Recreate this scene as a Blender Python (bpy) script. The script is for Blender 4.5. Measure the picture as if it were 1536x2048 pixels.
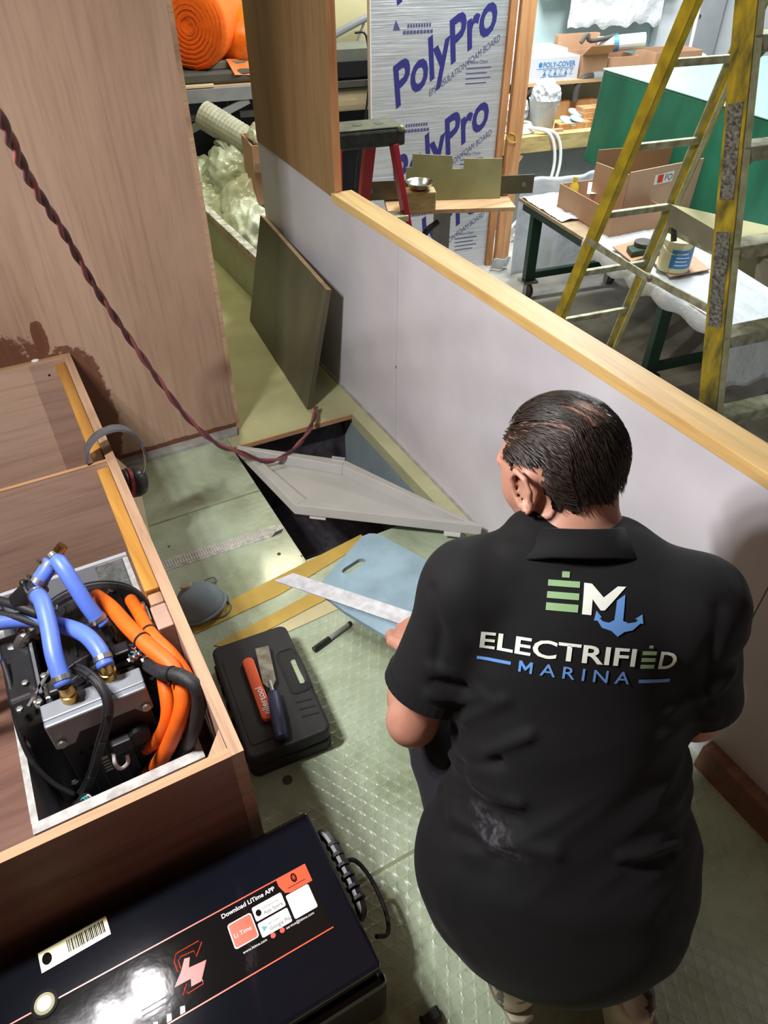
import bpy, bmesh, math, random
import numpy as np
from mathutils import Vector, Matrix, noise
from mathutils.bvhtree import BVHTree

scene = bpy.context.scene
for o in list(bpy.data.objects):
    bpy.data.objects.remove(o)
COL = scene.collection
random.seed(7)

# ------------------------------------------------------------------ camera
# boat frame: +Y along the half-height wall, +X towards it, z = 0 the green cabin sole
FOC = 1411.0
PITCH, YAW, EYE = math.radians(41.1), math.radians(28.8), Vector((0, 0, 1.6))
FW = Vector((math.sin(YAW) * math.cos(PITCH), math.cos(YAW) * math.cos(PITCH), -math.sin(PITCH)))
RT = Vector((math.cos(YAW), -math.sin(YAW), 0))
UP = RT.cross(FW)
cam_data = bpy.data.cameras.new('camera')
cam = bpy.data.objects.new('camera', cam_data)
COL.objects.link(cam)
cam.matrix_world = Matrix((
    (RT.x, UP.x, -FW.x, EYE.x), (RT.y, UP.y, -FW.y, EYE.y), (RT.z, UP.z, -FW.z, EYE.z), (0, 0, 0, 1)))
cam_data.sensor_fit = 'VERTICAL'
cam_data.sensor_height = 36
cam_data.lens = FOC / 2048 * 36
cam_data.clip_start = 0.02
scene.camera = cam

# ------------------------------------------------------------------ world, lamps, exposure
world = bpy.data.worlds.new('World')
scene.world = world
world.use_nodes = True
bg = world.node_tree.nodes['Background']
bg.inputs[0].default_value = (0.93, 0.97, 1.0, 1)
bg.inputs[1].default_value = 0.12

def area(name, loc, target, sx, sy, power, color=(1, 1, 1)):
    l = bpy.data.lights.new(name, 'AREA')
    l.shape = 'RECTANGLE'
    l.size, l.size_y, l.energy, l.color = sx, sy, power, color
    o = bpy.data.objects.new(name, l)
    COL.objects.link(o)
    o.location = loc
    o.rotation_euler = (Vector(target) - Vector(loc)).to_track_quat('-Z', 'Y').to_euler()
    return o
# the clip-on work lamp over the box (its panels mirror in the black battery), shop ceiling tube, added far-wall fill
for i_, x_ in enumerate((-.63, -.50, -.37)):
    area('work_lamp' if not i_ else 'work_lamp.%03d' % i_, (x_, 1.02 + .03 * i_, 1.85), (0.70, 0.72, 0.3), 0.075, 0.075, 17, (1.0, 0.965, 0.97))
area('shop_tube', (3.6, 3.4, 3.05), (3.5, 3.5, 0), 2.4, 0.5, 185, (0.95, 0.98, 1.0))
area('far_wall_fill', (4.6, 5.0, 3.0), (4.9, 6.9, .5), 2.4, 0.4, 190, (0.95, 0.98, 1.0))  # added lamp aimed to brighten the far wall
area('bow_tube', (1.0, 3.9, 2.5), (1.0, 3.9, 0), 0.8, 0.25, 26, (1.0, 0.93, 0.62))
vs = scene.view_settings
vs.view_transform = 'Standard'
vs.look = 'None'
vs.gamma = 1.0
vs.use_curve_mapping = False
vs.exposure = 0.0

# ------------------------------------------------------------------ placing helpers
WA = math.radians(8.5)                      # the workshop furniture stands 8.5 degrees askew to the boat
CA, SA = math.cos(WA), math.sin(WA)
def W(u, v, z): return Vector((CA * u + SA * v, -SA * u + CA * v, z))
WM = Matrix(((CA, SA, 0, 0), (-SA, CA, 0, 0), (0, 0, 1, 0), (0, 0, 0, 1)))
def at(px, py, X=None, Y=None, Z=None, U=None, V=None):
    """photo pixel -> point on a known plane of the place"""
    r = FW * FOC + RT * (px - 768) - UP * (py - 1024)
    if Z is not None: t = (Z - EYE.z) / r.z
    elif X is not None: t = X / r.x
    elif Y is not None: t = Y / r.y
    elif U is not None: t = U / (CA * r.x - SA * r.y)
    else: t = V / (SA * r.x + CA * r.y)
    return EYE + r * t

# ------------------------------------------------------------------ scene-graph helpers
ORG = {}
def link(name, data):
    o = bpy.data.objects.new(name, data)
    COL.objects.link(o)
    return o
def thing(name, label, cat, loc, group=None):
    o = link(name, None)
    o.empty_display_size = 0.05
    o.location = loc
    ORG[o] = Vector(loc)
    tag(o, label, cat, group)
    return o
def tag(o, label=None, cat=None, group=None, kind=None):
    if label: o['label'] = label
    if cat: o['category'] = cat
    if group: o['group'] = group
    if kind: o['kind'] = kind
    return o
def obj(name, bm, m, parent=None, smooth=False, bevel=0.0, seg=2, label=None, kind=None, subsurf=0):
    """bm: bmesh or Mesh in world coordinates -> one mesh object"""
    if isinstance(bm, bmesh.types.BMesh):
        me = bpy.data.meshes.new(name)
        if not smooth or True:
            bmesh.ops.recalc_face_normals(bm, faces=bm.faces)
        bm.to_mesh(me)
        bm.free()
    else:
        me = bm
        me.name = name
    o = link(name, me)
    if parent is not None:
        org = ORG[parent]
        o.parent = parent
        me.transform(Matrix.Translation(-org))
        ORG[o] = org
    else:
        n = len(me.vertices)
        co = np.empty(n * 3); me.vertices.foreach_get('co', co); co = co.reshape(-1, 3)
        c = (co.min(0) + co.max(0)) / 2
        c = Vector((c[0], c[1], co[:, 2].min()))
        me.transform(Matrix.Translation(-c))
        o.location = c
        ORG[o] = c
    for x in (m if isinstance(m, (list, tuple)) else [m]):
        me.materials.append(x)
    if smooth:
        me.shade_smooth()
    if bevel:
        b = o.modifiers.new('bevel', 'BEVEL'); b.width = bevel; b.segments = seg; b.limit_method = 'ANGLE'
        b.angle_limit = math.radians(40)
    if subsurf:
        s = o.modifiers.new('sub', 'SUBSURF'); s.levels = s.render_levels = subsurf
    if label: o['label'] = label
    if kind: o['kind'] = kind
    return o
def dup(o, delta, parent=None, label=None, rot=None):
    c = o.copy(); COL.objects.link(c)
    if parent is not None: c.parent = parent
    c.location = Vector(o.location) + Vector(delta)
    if rot is not None: c.rotation_euler = rot
    if label: c['label'] = label
    return c

# ------------------------------------------------------------------ mesh helpers
def NB(): return bmesh.new()
def hexa(bm, p, M=None):
    vs_ = [bm.verts.new(M @ Vector(q) if M else Vector(q)) for q in p]
    for f in ((0, 3, 2, 1), (4, 5, 6, 7), (0, 1, 5, 4), (1, 2, 6, 5), (2, 3, 7, 6), (3, 0, 4, 7)):
        bm.faces.new([vs_[i] for i in f])
    return bm
def bx(lo, hi, M=None, bm=None):
    bm = bm or NB()
    (x0, y0, z0), (x1, y1, z1) = lo, hi
    return hexa(bm, [(x0, y0, z0), (x1, y0, z0), (x1, y1, z0), (x0, y1, z0),
                     (x0, y0, z1), (x1, y0, z1), (x1, y1, z1), (x0, y1, z1)], M)
def prism(poly, vec, bm=None):
    """polygon (list of points) swept along vec"""
    bm = bm or NB()
    a = [bm.verts.new(Vector(p)) for p in poly]
    b = [bm.verts.new(Vector(p) + Vector(vec)) for p in poly]
    bm.faces.new(a[::-1]); bm.faces.new(b)
    n = len(a)
    for i in range(n):
        bm.faces.new([a[i], a[(i + 1) % n], b[(i + 1) % n], b[i]])
    return bm
def beam(a, b, w, h, upv=(0, 0, 1), bm=None):
    """rectangular bar from a to b; w across, h along upv"""
    a, b = Vector(a), Vector(b)
    d = (b - a).normalized()
    s = d.cross(Vector(upv)).normalized()
    t = s.cross(d).normalized()
    s *= w / 2; t *= h / 2
    bm = bm or NB()
    return hexa(bm, [a - s - t, a + s - t, a + s + t, a - s + t, b - s - t, b + s - t, b + s + t, b - s + t])
def smoothpath(pts, n=8):
    pts = [Vector(p) for p in pts]
    out = []
    P = [pts[0] * 2 - pts[1]] + pts + [pts[-1] * 2 - pts[-2]]
    for i in range(1, len(P) - 2):
        for k in range(n):
            t = k / n
            a, b, c, d = P[i - 1], P[i], P[i + 1], P[i + 2]
            out.append(0.5 * ((2 * b) + (c - a) * t + (2 * a - 5 * b + 4 * c - d) * t * t + (3 * b - a - 3 * c + d) * t ** 3))
    out.append(pts[-1])
    return out
def tube(pts, r, seg=10, n=8, bm=None, cap=True, smooth=True, rib=None):
    """round hose through pts; r number or list per path sample function"""
    path = smoothpath(pts, n) if smooth else [Vector(p) for p in pts]
    bm = bm or NB()
    N = len(path)
    ref = None
    rings = []
    for i, p in enumerate(path):
        d = (path[min(i + 1, N - 1)] - path[max(i - 1, 0)]).normalized()
        if ref is None:
            ref = d.orthogonal().normalized()
        ref = (ref - d * ref.dot(d)).normalized()
        s = d.cross(ref)
        rr = r(i / (N - 1)) if callable(r) else r
        if rib and i % 2: rr *= rib
        rings.append([bm.verts.new(p + (ref * math.cos(a) + s * math.sin(a)) * rr)
                      for a in [2 * math.pi * k / seg for k in range(seg)]])
    for i in range(N - 1):
        for k in range(seg):
            bm.faces.new([rings[i][k], rings[i][(k + 1) % seg], rings[i + 1][(k + 1) % seg], rings[i + 1][k]])
    if cap:
        bm.faces.new(rings[0][::-1]); bm.faces.new(rings[-1])
    return bm
def cyl(a, b, r, seg=20, r2=None, bm=None):
    r2 = r if r2 is None else r2
    return tube([a, b], lambda t: r + (r2 - r) * t, seg, 1, bm, True, False)
def lathe(profile, o, axis=(0, 0, 1), seg=24, bm=None):
    """profile: (radius, height) pairs about an axis through o"""
    bm = bm or NB()
    ax = Vector(axis).normalized()
    e1 = ax.orthogonal().normalized(); e2 = ax.cross(e1)
    o = Vector(o)
    rings = []
    for r, h in profile:
        r = max(r, 1e-4)
        rings.append([bm.verts.new(o + ax * h + (e1 * math.cos(a) + e2 * math.sin(a)) * r)
                      for a in [2 * math.pi * k / seg for k in range(seg)]])
    for i in range(len(rings) - 1):
        for k in range(seg):
            bm.faces.new([rings[i][k], rings[i][(k + 1) % seg], rings[i + 1][(k + 1) % seg], rings[i + 1][k]])
    bm.faces.new(rings[0][::-1]); bm.faces.new(rings[-1])
    return bm
def grid(fn, nu, nv, bm=None, thick=None):
    """surface fn(s,t) in [0,1]^2"""
    bm = bm or NB()
    g = [[bm.verts.new(fn(i / nu, j / nv)) for j in range(nv + 1)] for i in range(nu + 1)]
    for i in range(nu):
        for j in range(nv):
            bm.faces.new([g[i][j], g[i + 1][j], g[i + 1][j + 1], g[i][j + 1]])
    return bm
def solid(o, t, off=-1):
    s = o.modifiers.new('solid', 'SOLIDIFY'); s.thickness = t; s.offset = off
    return o
def ico(c, r, sub=3, amp=0.0, freq=5.0, sc=(1, 1, 1), seed=0, bm=None, ridge=False):
    bm = bm or NB()
    ret = bmesh.ops.create_icosphere(bm, subdivisions=sub, radius=1.0)
    off = Vector((seed * 7.13, seed * 3.7, seed * 1.9))
    for v in ret['verts']:
        p = v.co.copy()
        if ridge: k = amp * (1 - 2 * abs(noise.noise(p * freq + off))) + amp * .5 * (1 - 2 * abs(noise.noise(p * freq * 2.3 + off)))
        else: k = amp * noise.fractal(p * freq + off, 1.0, 2.0, 3)
        p *= 1 + k
        v.co = Vector(c) + Vector((p.x * sc[0], p.y * sc[1], p.z * sc[2])) * r
    return bm
def rrect(w, h, r, n=5):
    """rounded rectangle outline centred on 0, in 2d"""
    out = []
    for cx, cy, a0 in ((w / 2 - r, h / 2 - r, 0), (-w / 2 + r, h / 2 - r, 90), (-w / 2 + r, -h / 2 + r, 180), (w / 2 - r, -h / 2 + r, 270)):
        for k in range(n + 1):
            a = math.radians(a0 + 90 * k / n)
            out.append((cx + r * math.cos(a), cy + r * math.sin(a)))
    return out
def text_mesh(s, size=1.0, bold=0.0, align='LEFT', shear=0.0, spacing=1.0, extrude=0.0):
    c = bpy.data.curves.new('lettering', 'FONT')
    c.body = s; c.size = size; c.align_x = align; c.offset = bold; c.shear = shear
    c.space_character = spacing; c.extrude = extrude; c.resolution_u = 3
    o = bpy.data.objects.new('lettering', c)
    COL.objects.link(o)
    bpy.context.view_layer.update()
    me = bpy.data.meshes.new_from_object(o.evaluated_get(bpy.context.evaluated_depsgraph_get()))
    bpy.data.objects.remove(o); bpy.data.curves.remove(c)
    me.materials.clear()
    return me
def text(s, M, m, parent, size=1.0, name='lettering', **k):
    me = text_mesh(s, size, **k)
    me.transform(M)
    return obj(name, me, m, parent)
def frame_from(o, ex, ey, lift=0.0):
    """matrix with x->ex, y->ey, origin o (ex, ey need not be orthonormal)"""
    ex, ey = Vector(ex), Vector(ey)
    n = ex.cross(ey).normalized()
    o = Vector(o) + n * lift
    return Matrix(((ex.x, ey.x, n.x, o.x), (ex.y, ey.y, n.y, o.y), (ex.z, ey.z, n.z, o.z), (0, 0, 0, 1)))
def flat(poly, M, m, parent, name='print'):
    bm = NB()
    bm.faces.new([bm.verts.new(M @ Vector((p[0], p[1], 0))) for p in poly])
    return obj(name, bm, m, parent)

# ------------------------------------------------------------------ signed-distance modelling (bodies, cloth, soft goods)
class Field:
    def __init__(s, lo, hi, h):
        s.lo, s.h = np.array(lo, float), h
        s.n = np.ceil((np.array(hi) - s.lo) / h).astype(int) + 1
        s.F = np.full(s.n, 9.0, np.float32)
    def sub(s, lo, hi):
        a = np.maximum(np.floor((np.array(lo) - s.lo) / s.h).astype(int), 0)
        b = np.minimum(np.ceil((np.array(hi) - s.lo) / s.h).astype(int) + 1, s.n)
        sl = tuple(slice(a[i], max(b[i], a[i])) for i in range(3))
        X, Y, Z = np.meshgrid(*[s.lo[i] + s.h * np.arange(a[i], max(b[i], a[i])) for i in range(3)], indexing='ij')
        return sl, np.stack([X, Y, Z], -1)
    def put(s, sl, d, k, neg=False):
        f = s.F[sl]
        if neg:
            d = -d
            hh = np.clip(.5 - .5 * (f - d) / k, 0, 1) if k else 0
            s.F[sl] = np.maximum(f, d) if not k else (f * (1 - hh) + d * hh + k * hh * (1 - hh))
        else:
            hh = np.clip(.5 + .5 * (f - d) / k, 0, 1)
            s.F[sl] = f * (1 - hh) + d * hh - k * hh * (1 - hh)
    def cone(s, a, b, ra, rb, k=.02, flat=None):
        """tapered capsule; flat=(axis, factor) squashes across an axis"""
        a, b = np.array(a, float), np.array(b, float)
        R = max(ra, rb) * (1.0 if flat is None else max(1, 1 / flat[1])) + 3 * k + s.h
        sl, p = s.sub(np.minimum(a, b) - R, np.maximum(a, b) + R)
        d = b - a
        L2 = max(float(d @ d), 1e-12)
        t = np.clip(((p - a) @ d) / L2, 0, 1)
        q = p - a - t[..., None] * d
        if flat is not None:
            ax = np.array(flat[0], float); ax /= np.linalg.norm(ax)
            q = q + (q @ ax)[..., None] * ax * (flat[1] - 1)
        s.put(sl, np.linalg.norm(q, axis=-1) - (ra + (rb - ra) * t), k)
    def ell(s, c, r, R=None, k=.02, neg=False):
        c, r = np.array(c, float), np.array(r, float)
        m = r.max() + 3 * k + s.h
        sl, p = s.sub(c - m, c + m)
        q = p - c
        if R is not None: q = q @ np.array(R)
        k0 = np.linalg.norm(q / r, axis=-1); k1 = np.linalg.norm(q / (r * r), axis=-1) + 1e-9
        s.put(sl, k0 * (k0 - 1) / k1, k, neg)
    def cut(s, p0, n):
        """remove everything on the side n points to"""
        sl, p = s.sub(s.lo, s.lo + s.h * s.n)
        d = (p - np.array(p0)) @ np.array(n, float)
        s.F = np.maximum(s.F, d[:s.n[0], :s.n[1], :s.n[2]].astype(np.float32))
    def mesh(s):
        F, h = s.F, s.h
        ins = F < 0
        c = np.zeros(np.array(F.shape) - 1, np.int8)
        for i in (0, 1):
            for j in (0, 1):
                for k in (0, 1):
                    c += ins[i:i + c.shape[0], j:j + c.shape[1], k:k + c.shape[2]]
        I = np.argwhere((c > 0) & (c < 8))
        idx = np.full(c.shape, -1, np.int64); idx[tuple(I.T)] = np.arange(len(I))
        acc = np.zeros((len(I), 3)); cnt = np.zeros(len(I))
        cor = [(i, j, k) for i in (0, 1) for j in (0, 1) for k in (0, 1)]
        val = {q: F[I[:, 0] + q[0], I[:, 1] + q[1], I[:, 2] + q[2]] for q in cor}
        for q in cor:
            for ax in range(3):
                if q[ax]: continue
                w = list(q); w[ax] = 1; w = tuple(w)
                va, vb = val[q], val[w]
                m = (va < 0) != (vb < 0)
                t = np.where(m, va / np.where(va - vb == 0, 1, va - vb), 0)
                pos = np.array(q, float)[None, :].repeat(len(I), 0); pos[:, ax] += t
                acc[m] += pos[m]; cnt[m] += 1
        V = s.lo + h * (I + acc / cnt[:, None])
        faces = []
        for ax in range(3):
            sa = [slice(None)] * 3; sb = [slice(None)] * 3
            sa[ax] = slice(0, -1); sb[ax] = slice(1, None)
            A, B = ins[tuple(sa)], ins[tuple(sb)]
            E = np.argwhere(A != B)
            u, v = (ax + 1) % 3, (ax + 2) % 3
            E = E[(E[:, u] > 0) & (E[:, v] > 0) & (E[:, u] < F.shape[u] - 1) & (E[:, v] < F.shape[v] - 1)]
            fl = A[tuple(E.T)]
            def ci(du, dv):
                q = E.copy(); q[:, u] += du; q[:, v] += dv
                return idx[tuple(q.T)]
            Q = np.stack([ci(-1, -1), ci(0, -1), ci(0, 0), ci(-1, 0)], 1)
            Q[~fl] = Q[~fl][:, ::-1]
            faces.append(Q)
        Q = np.concatenate(faces)
        me = bpy.data.meshes.new('body')
        me.vertices.add(len(V)); me.vertices.foreach_set('co', V.ravel())
        me.loops.add(len(Q) * 4); me.loops.foreach_set('vertex_index', Q.ravel().astype(np.int32))
        me.polygons.add(len(Q)); me.polygons.foreach_set('loop_start', np.arange(0, len(Q) * 4, 4, dtype=np.int32))
        me.update(calc_edges=True)
        me.validate()
        return me
# ------------------------------------------------------------------ materials
def nt(m):
    m.use_nodes = True
    t = m.node_tree
    return t, t.nodes['Principled BSDF']
def ramp(t, stops, fac):
    r = t.nodes.new('ShaderNodeValToRGB')
    e = r.color_ramp.elements
    while len(e) < len(stops): e.new(0.5)
    for q, (p, c) in zip(e, stops):
        q.position = p; q.color = (*c, 1) if len(c) == 3 else c
    t.links.new(fac, r.inputs[0])
    return r.outputs[0]
def coords(t, scale=(1, 1, 1), rot=(0, 0, 0), world=False):
    m = t.nodes.new('ShaderNodeMapping')
    m.inputs['Scale'].default_value = scale
    m.inputs['Rotation'].default_value = rot
    if world:
        g = t.nodes.new('ShaderNodeNewGeometry'); t.links.new(g.outputs['Position'], m.inputs[0])
    else:
        g = t.nodes.new('ShaderNodeTexCoord'); t.links.new(g.outputs['Object'], m.inputs[0])
    return m.outputs[0]
def tnoise(t, vec, scale, detail=4, rough=.55, dist=0):
    n = t.nodes.new('ShaderNodeTexNoise')
    n.inputs['Scale'].default_value = scale; n.inputs['Detail'].default_value = detail
    n.inputs['Roughness'].default_value = rough; n.inputs['Distortion'].default_value = dist
    t.links.new(vec, n.inputs['Vector'])
    return n.outputs['Fac']
def mixc(t, fac, a, b, mode='MIX'):
    x = t.nodes.new('ShaderNodeMix'); x.data_type = 'RGBA'; x.blend_type = mode
    for s, v in ((x.inputs[0], fac), (x.inputs[6], a), (x.inputs[7], b)):
        if hasattr(v, 'links'): t.links.new(v, s)
        else: s.default_value = v if isinstance(v, (int, float)) else (*v, 1)
    return x.outputs[2]
def mth(t, op, a, b=0.0, clamp=False):
    x = t.nodes.new('ShaderNodeMath'); x.operation = op; x.use_clamp = clamp
    for s, v in ((x.inputs[0], a), (x.inputs[1], b)):
        if hasattr(v, 'links'): t.links.new(v, s)
        else: s.default_value = v
    return x.outputs[0]
def bump(t, b, h, strength=.3, dist=.002):
    n = t.nodes.new('ShaderNodeBump'); n.inputs['Strength'].default_value = strength; n.inputs['Distance'].default_value = dist
    t.links.new(h, n.inputs['Height']); t.links.new(n.outputs[0], b.inputs['Normal'])
def S(h):
    """sRGB hex -> linear"""
    c = [int(h[i:i + 2], 16) / 255 for i in (0, 2, 4)]
    return tuple(x / 12.92 if x < .04045 else ((x + .055) / 1.055) ** 2.4 for x in c)
def mat(name, col, rough=.5, metal=0.0, var=0.0, vscale=6, bmp=0.0, bscale=80, col2=None, coat=0.0, spec=.5, stretch=(1, 1, 1), world=False,
        alpha=1.0, trans=0.0, sheen=0.0, emit=0.0, bdist=.002):
    m = bpy.data.materials.new(name)
    t, b = nt(m)
    if isinstance(col, str): col = S(col)
    if isinstance(col2, str): col2 = S(col2)
    b.inputs['Roughness'].default_value = rough
    b.inputs['Metallic'].default_value = metal
    b.inputs['Coat Weight'].default_value = coat
    b.inputs['Coat Roughness'].default_value = .08
    b.inputs['Specular IOR Level'].default_value = spec
    b.inputs['Alpha'].default_value = alpha
    b.inputs['Transmission Weight'].default_value = trans
    b.inputs['Sheen Weight'].default_value = sheen
    if emit:
        b.inputs['Emission Color'].default_value = (*col, 1); b.inputs['Emission Strength'].default_value = emit
    if var or col2:
        v = coords(t, stretch, world=world)
        n = tnoise(t, v, vscale)
        lo = col2 if col2 else tuple(c * (1 - var) for c in col)
        hi = col if col2 else tuple(min(1, c * (1 + var * .6)) for c in col)
        t.links.new(ramp(t, [(.35, lo), (.65, hi)], n), b.inputs['Base Color'])
    else:
        b.inputs['Base Color'].default_value = (*col, 1)
    if bmp:
        bump(t, b, tnoise(t, coords(t, stretch, world=world), bscale, 3), bmp, bdist)
    return m
def wood(name, base, dark, light=None, axis=2, rough=.55, coat=0.0, fine=60, broad=4.0, amount=1.0, world=False, seed=0.0):
    """veneer: grain streaks run along `axis`"""
    m = bpy.data.materials.new(name)
    t, b = nt(m)
    base, dark = S(base), S(dark)
    light = S(light) if light else tuple(min(1, c * 1.18) for c in base)
    sc = [1, 1, 1]; sc[axis] = .045
    v = coords(t, sc, world=world)
    n1 = tnoise(t, v, fine, 4, .65)
    sc2 = [1, 1, 1]; sc2[axis] = .16
    n2 = tnoise(t, coords(t, sc2, world=world), broad + seed, 5, .6, .8)
    c1 = ramp(t, [(.3, dark), (.5, base), (.72, light)], n2)
    c2 = ramp(t, [(.34, (.62, .58, .56)), (.52, (1, 1, 1)), (.7, (1.08, 1.06, 1.04))], n1)
    t.links.new(mixc(t, .6 * amount, c1, c2, 'MULTIPLY'), b.inputs['Base Color'])
    b.inputs['Roughness'].default_value = rough
    b.inputs['Coat Weight'].default_value = coat
    bump(t, b, n1, .12, .001)
    m['c'] = 1
    return m

M = {}
# --- boat
def bulkhead_mat():
    m = wood('bulkhead_plywood', 'b0937c', '9b7d68', 'bea28b', axis=2, rough=.6, fine=75, broad=2.6, world=True, amount=.7)
    t = m.node_tree; b = t.nodes['Principled BSDF']
    src = b.inputs['Base Color'].links[0].from_socket
    # a brushed-on patch of dark varnish with a ragged edge, round the top corner of the box
    g = t.nodes.new('ShaderNodeNewGeometry')
    sp = t.nodes.new('ShaderNodeSeparateXYZ'); t.links.new(g.outputs['Position'], sp.inputs[0])
    x, z = sp.outputs[0], sp.outputs[2]
    def blob(cx, cz, rx, rz):
        a = mth(t, 'POWER', mth(t, 'ABSOLUTE', mth(t, 'DIVIDE', mth(t, 'SUBTRACT', x, cx), rx)), 3.0)
        c = mth(t, 'POWER', mth(t, 'ABSOLUTE', mth(t, 'DIVIDE', mth(t, 'SUBTRACT', z, cz), rz)), 3.0)
        return mth(t, 'ADD', a, c)
    d = mth(t, 'MINIMUM', blob(-.35, .2, .47, .41), blob(.06, .22, .13, .27))
    d = mth(t, 'MINIMUM', d, blob(.03, .54, .022, .06))
    d = mth(t, 'MINIMUM', d, blob(.35, .0, .5, .035))
    n = tnoise(t, coords(t, (1, 1, 1), world=True), 16, 6, .7)
    n2 = tnoise(t, coords(t, (1, 1, 1), world=True), 90, 2, .6)
    d = mth(t, 'ADD', d, mth(t, 'MULTIPLY', mth(t, 'SUBTRACT', n, .5), 1.6))
    d = mth(t, 'ADD', d, mth(t, 'MULTIPLY', mth(t, 'SUBTRACT', n2, .5), .35))
    fac = ramp(t, [(.0, (1, 1, 1)), (.5, (.95, .95, .95)), (.56, (0, 0, 0))], mth(t, 'MULTIPLY', d, .55))
    stained = mixc(t, 1.0, src, S('a07c6c'), 'MULTIPLY')
    t.links.new(mixc(t, fac, src, stained), b.inputs['Base Color'])
    return m
M['bulkhead'] = bulkhead_mat()
M['ply_edge'] = wood('plywood_edge', 'b79a7c', '8c6f55', axis=0, fine=120, rough=.75)
M['box_ply'] = wood('box_plywood', 'af9280', '937563', 'bda08e', axis=0, rough=.55, fine=60, broad=3.2, amount=.8)
M['box_back'] = wood('box_back_plywood', 'c9ad97', 'b3967f', 'd3b9a4', axis=0, rough=.5, fine=60, broad=3.0, amount=.7)
M['box_front'] = wood('box_front_plywood', '8a6554', '6b493c', '997566', axis=0, rough=.5, fine=50, broad=3.4, amount=.8, seed=.7)
M['box_rim'] = wood('box_rim_plywood', 'b29072', '8f7054', 'c2a284', axis=1, rough=.6, fine=90)
M['box_rim_x'] = wood('box_rim_plywood_x', 'ae865e', '8f6c48', 'bd9870', axis=0, rough=.6, fine=90)
M['cleat'] = wood('oiled_pine', 'b8863c', '956424', 'c89a55', axis=1, rough=.38, coat=.3, fine=40, broad=7)
M['partition'] = wood('partition_plywood', '9a7a52', '80633f', 'a88860', axis=2, rough=.5, fine=80, broad=3.0, amount=.7, world=True)
M['pine'] = wood('pine_cap', 'dcb876', 'cfa25c', 'e6c88c', axis=1, rough=.5, fine=42, broad=7)
M['white_panel'] = mat('white_wall_paint', 'd3d1d6', .55, var=.05, vscale=3, col2='c6c3c9')
M['grey_strip'] = mat('grey_caulk', '9d9d98', .6, var=.2, vscale=20)
M['greypaint'] = mat('grey_bilge_paint', '8f9495', .4, var=.08, vscale=5)
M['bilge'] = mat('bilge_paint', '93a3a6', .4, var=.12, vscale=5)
M['bilge_shaded'] = mat('bilge_paint_shaded', '4a474d', .6, var=.4, vscale=22)  # darker copy of the bilge paint, its shade put into the colour
M['darkpanel'] = wood('dark_stained_board', '55503f', '463f36', '5f5a45', axis=2, rough=.42, fine=60, broad=4, amount=.5)
def sole_mat():
    m = bpy.data.materials.new('green_fibreglass_sole')
    t, b = nt(m)
    v = coords(t, (1, 1, 1), world=True)
    n = tnoise(t, v, 5.0, 5, .6, .4)
    c = ramp(t, [(.28, S('7f8a6a')), (.45, S('97a58a')), (.6, S('a7b59b')), (.75, S('b3bda7'))], n)
    d = tnoise(t, v, 95, 2, .5)
    spk = ramp(t, [(.63, (0, 0, 0)), (.72, (1, 1, 1))], d)
    c = mixc(t, mth(t, 'MULTIPLY', spk, .4), c, S('6f7a5e'))
    dirt = ramp(t, [(.55, (0, 0, 0)), (.8, (1, 1, 1))], tnoise(t, v, 2.3, 6, .7))
    c = mixc(t, mth(t, 'MULTIPLY', dirt, .45), c, S('7c7d60'))
    # honeycomb core telegraphing through the laminate: hexagon cells by two offset lattices
    sp = t.nodes.new('ShaderNodeSeparateXYZ'); t.links.new(v, sp.inputs[0])
    P_ = .030
    def lat(ox, oy):
        a = mth(t, 'SUBTRACT', mth(t, 'FRACT', mth(t, 'ADD', mth(t, 'DIVIDE', sp.outputs[0], P_), ox)), .5)
        q = mth(t, 'SUBTRACT', mth(t, 'FRACT', mth(t, 'ADD', mth(t, 'DIVIDE', sp.outputs[1], P_ * 1.732), oy)), .5)
        q = mth(t, 'MULTIPLY', q, 1.732)
        return mth(t, 'SQRT', mth(t, 'ADD', mth(t, 'MULTIPLY', a, a), mth(t, 'MULTIPLY', q, q)))
    hx = mth(t, 'MINIMUM', lat(0, 0), lat(.5, .5))
    cell = ramp(t, [(.30, (0, 0, 0)), (.47, (1, 1, 1)), (.56, (.2, .2, .2))], hx)
    mr = t.nodes.new('ShaderNodeMapRange'); mr.inputs[1].default_value = 1.5; mr.inputs[2].default_value = .75; mr.inputs[3].default_value = .15
    t.links.new(sp.outputs[1], mr.inputs[0])
    pres = mth(t, 'MULTIPLY', mr.outputs[0], ramp(t, [(.34, (.35, .35, .35)), (.54, (1, 1, 1))], tnoise(t, v, 4.2, 4, .6)))
    cell = mth(t, 'MULTIPLY', cell, pres)
    hgt = mth(t, 'ADD', mth(t, 'MULTIPLY', cell, .8), mth(t, 'MULTIPLY', tnoise(t, v, 38, 3, .6), .9))
    c = mixc(t, mth(t, 'MULTIPLY', cell, .06), c, S('cfdcc0'))
    t.links.new(c, b.inputs['Base Color'])
    b.inputs['Roughness'].default_value = .30
    b.inputs['Coat Weight'].default_value = .5
    b.inputs['Coat Roughness'].default_value = .12
    bump(t, b, hgt, .6, .0025)
    return m
M['sole'] = sole_mat()
M['sole_ply'] = mat('passage_sole', 'b5b48a', .55, var=.1, vscale=4, col2='a1a176', world=True)
M['coaming'] = mat('coaming_paint', 'b4b58e', .6, var=.15, vscale=5)
M['worn_white'] = mat('worn_white_edge', 'cfcdc0', .7, col2='8d897c', vscale=25)
M['yellow_strip'] = mat('yellow_glassfibre_strip', 'b99c4a', .5, var=.12, vscale=9)
M['pale_strip'] = mat('pale_glassfibre_strip', 'c2ba90', .5, var=.1, vscale=9)
M['foilmesh'] = mat('crosshatched_foil', 'b9bcb6', .4, metal=.2, var=.3, vscale=60, bmp=.5, bscale=150)
M['black'] = mat('black_plastic', '151517', .42)
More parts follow.
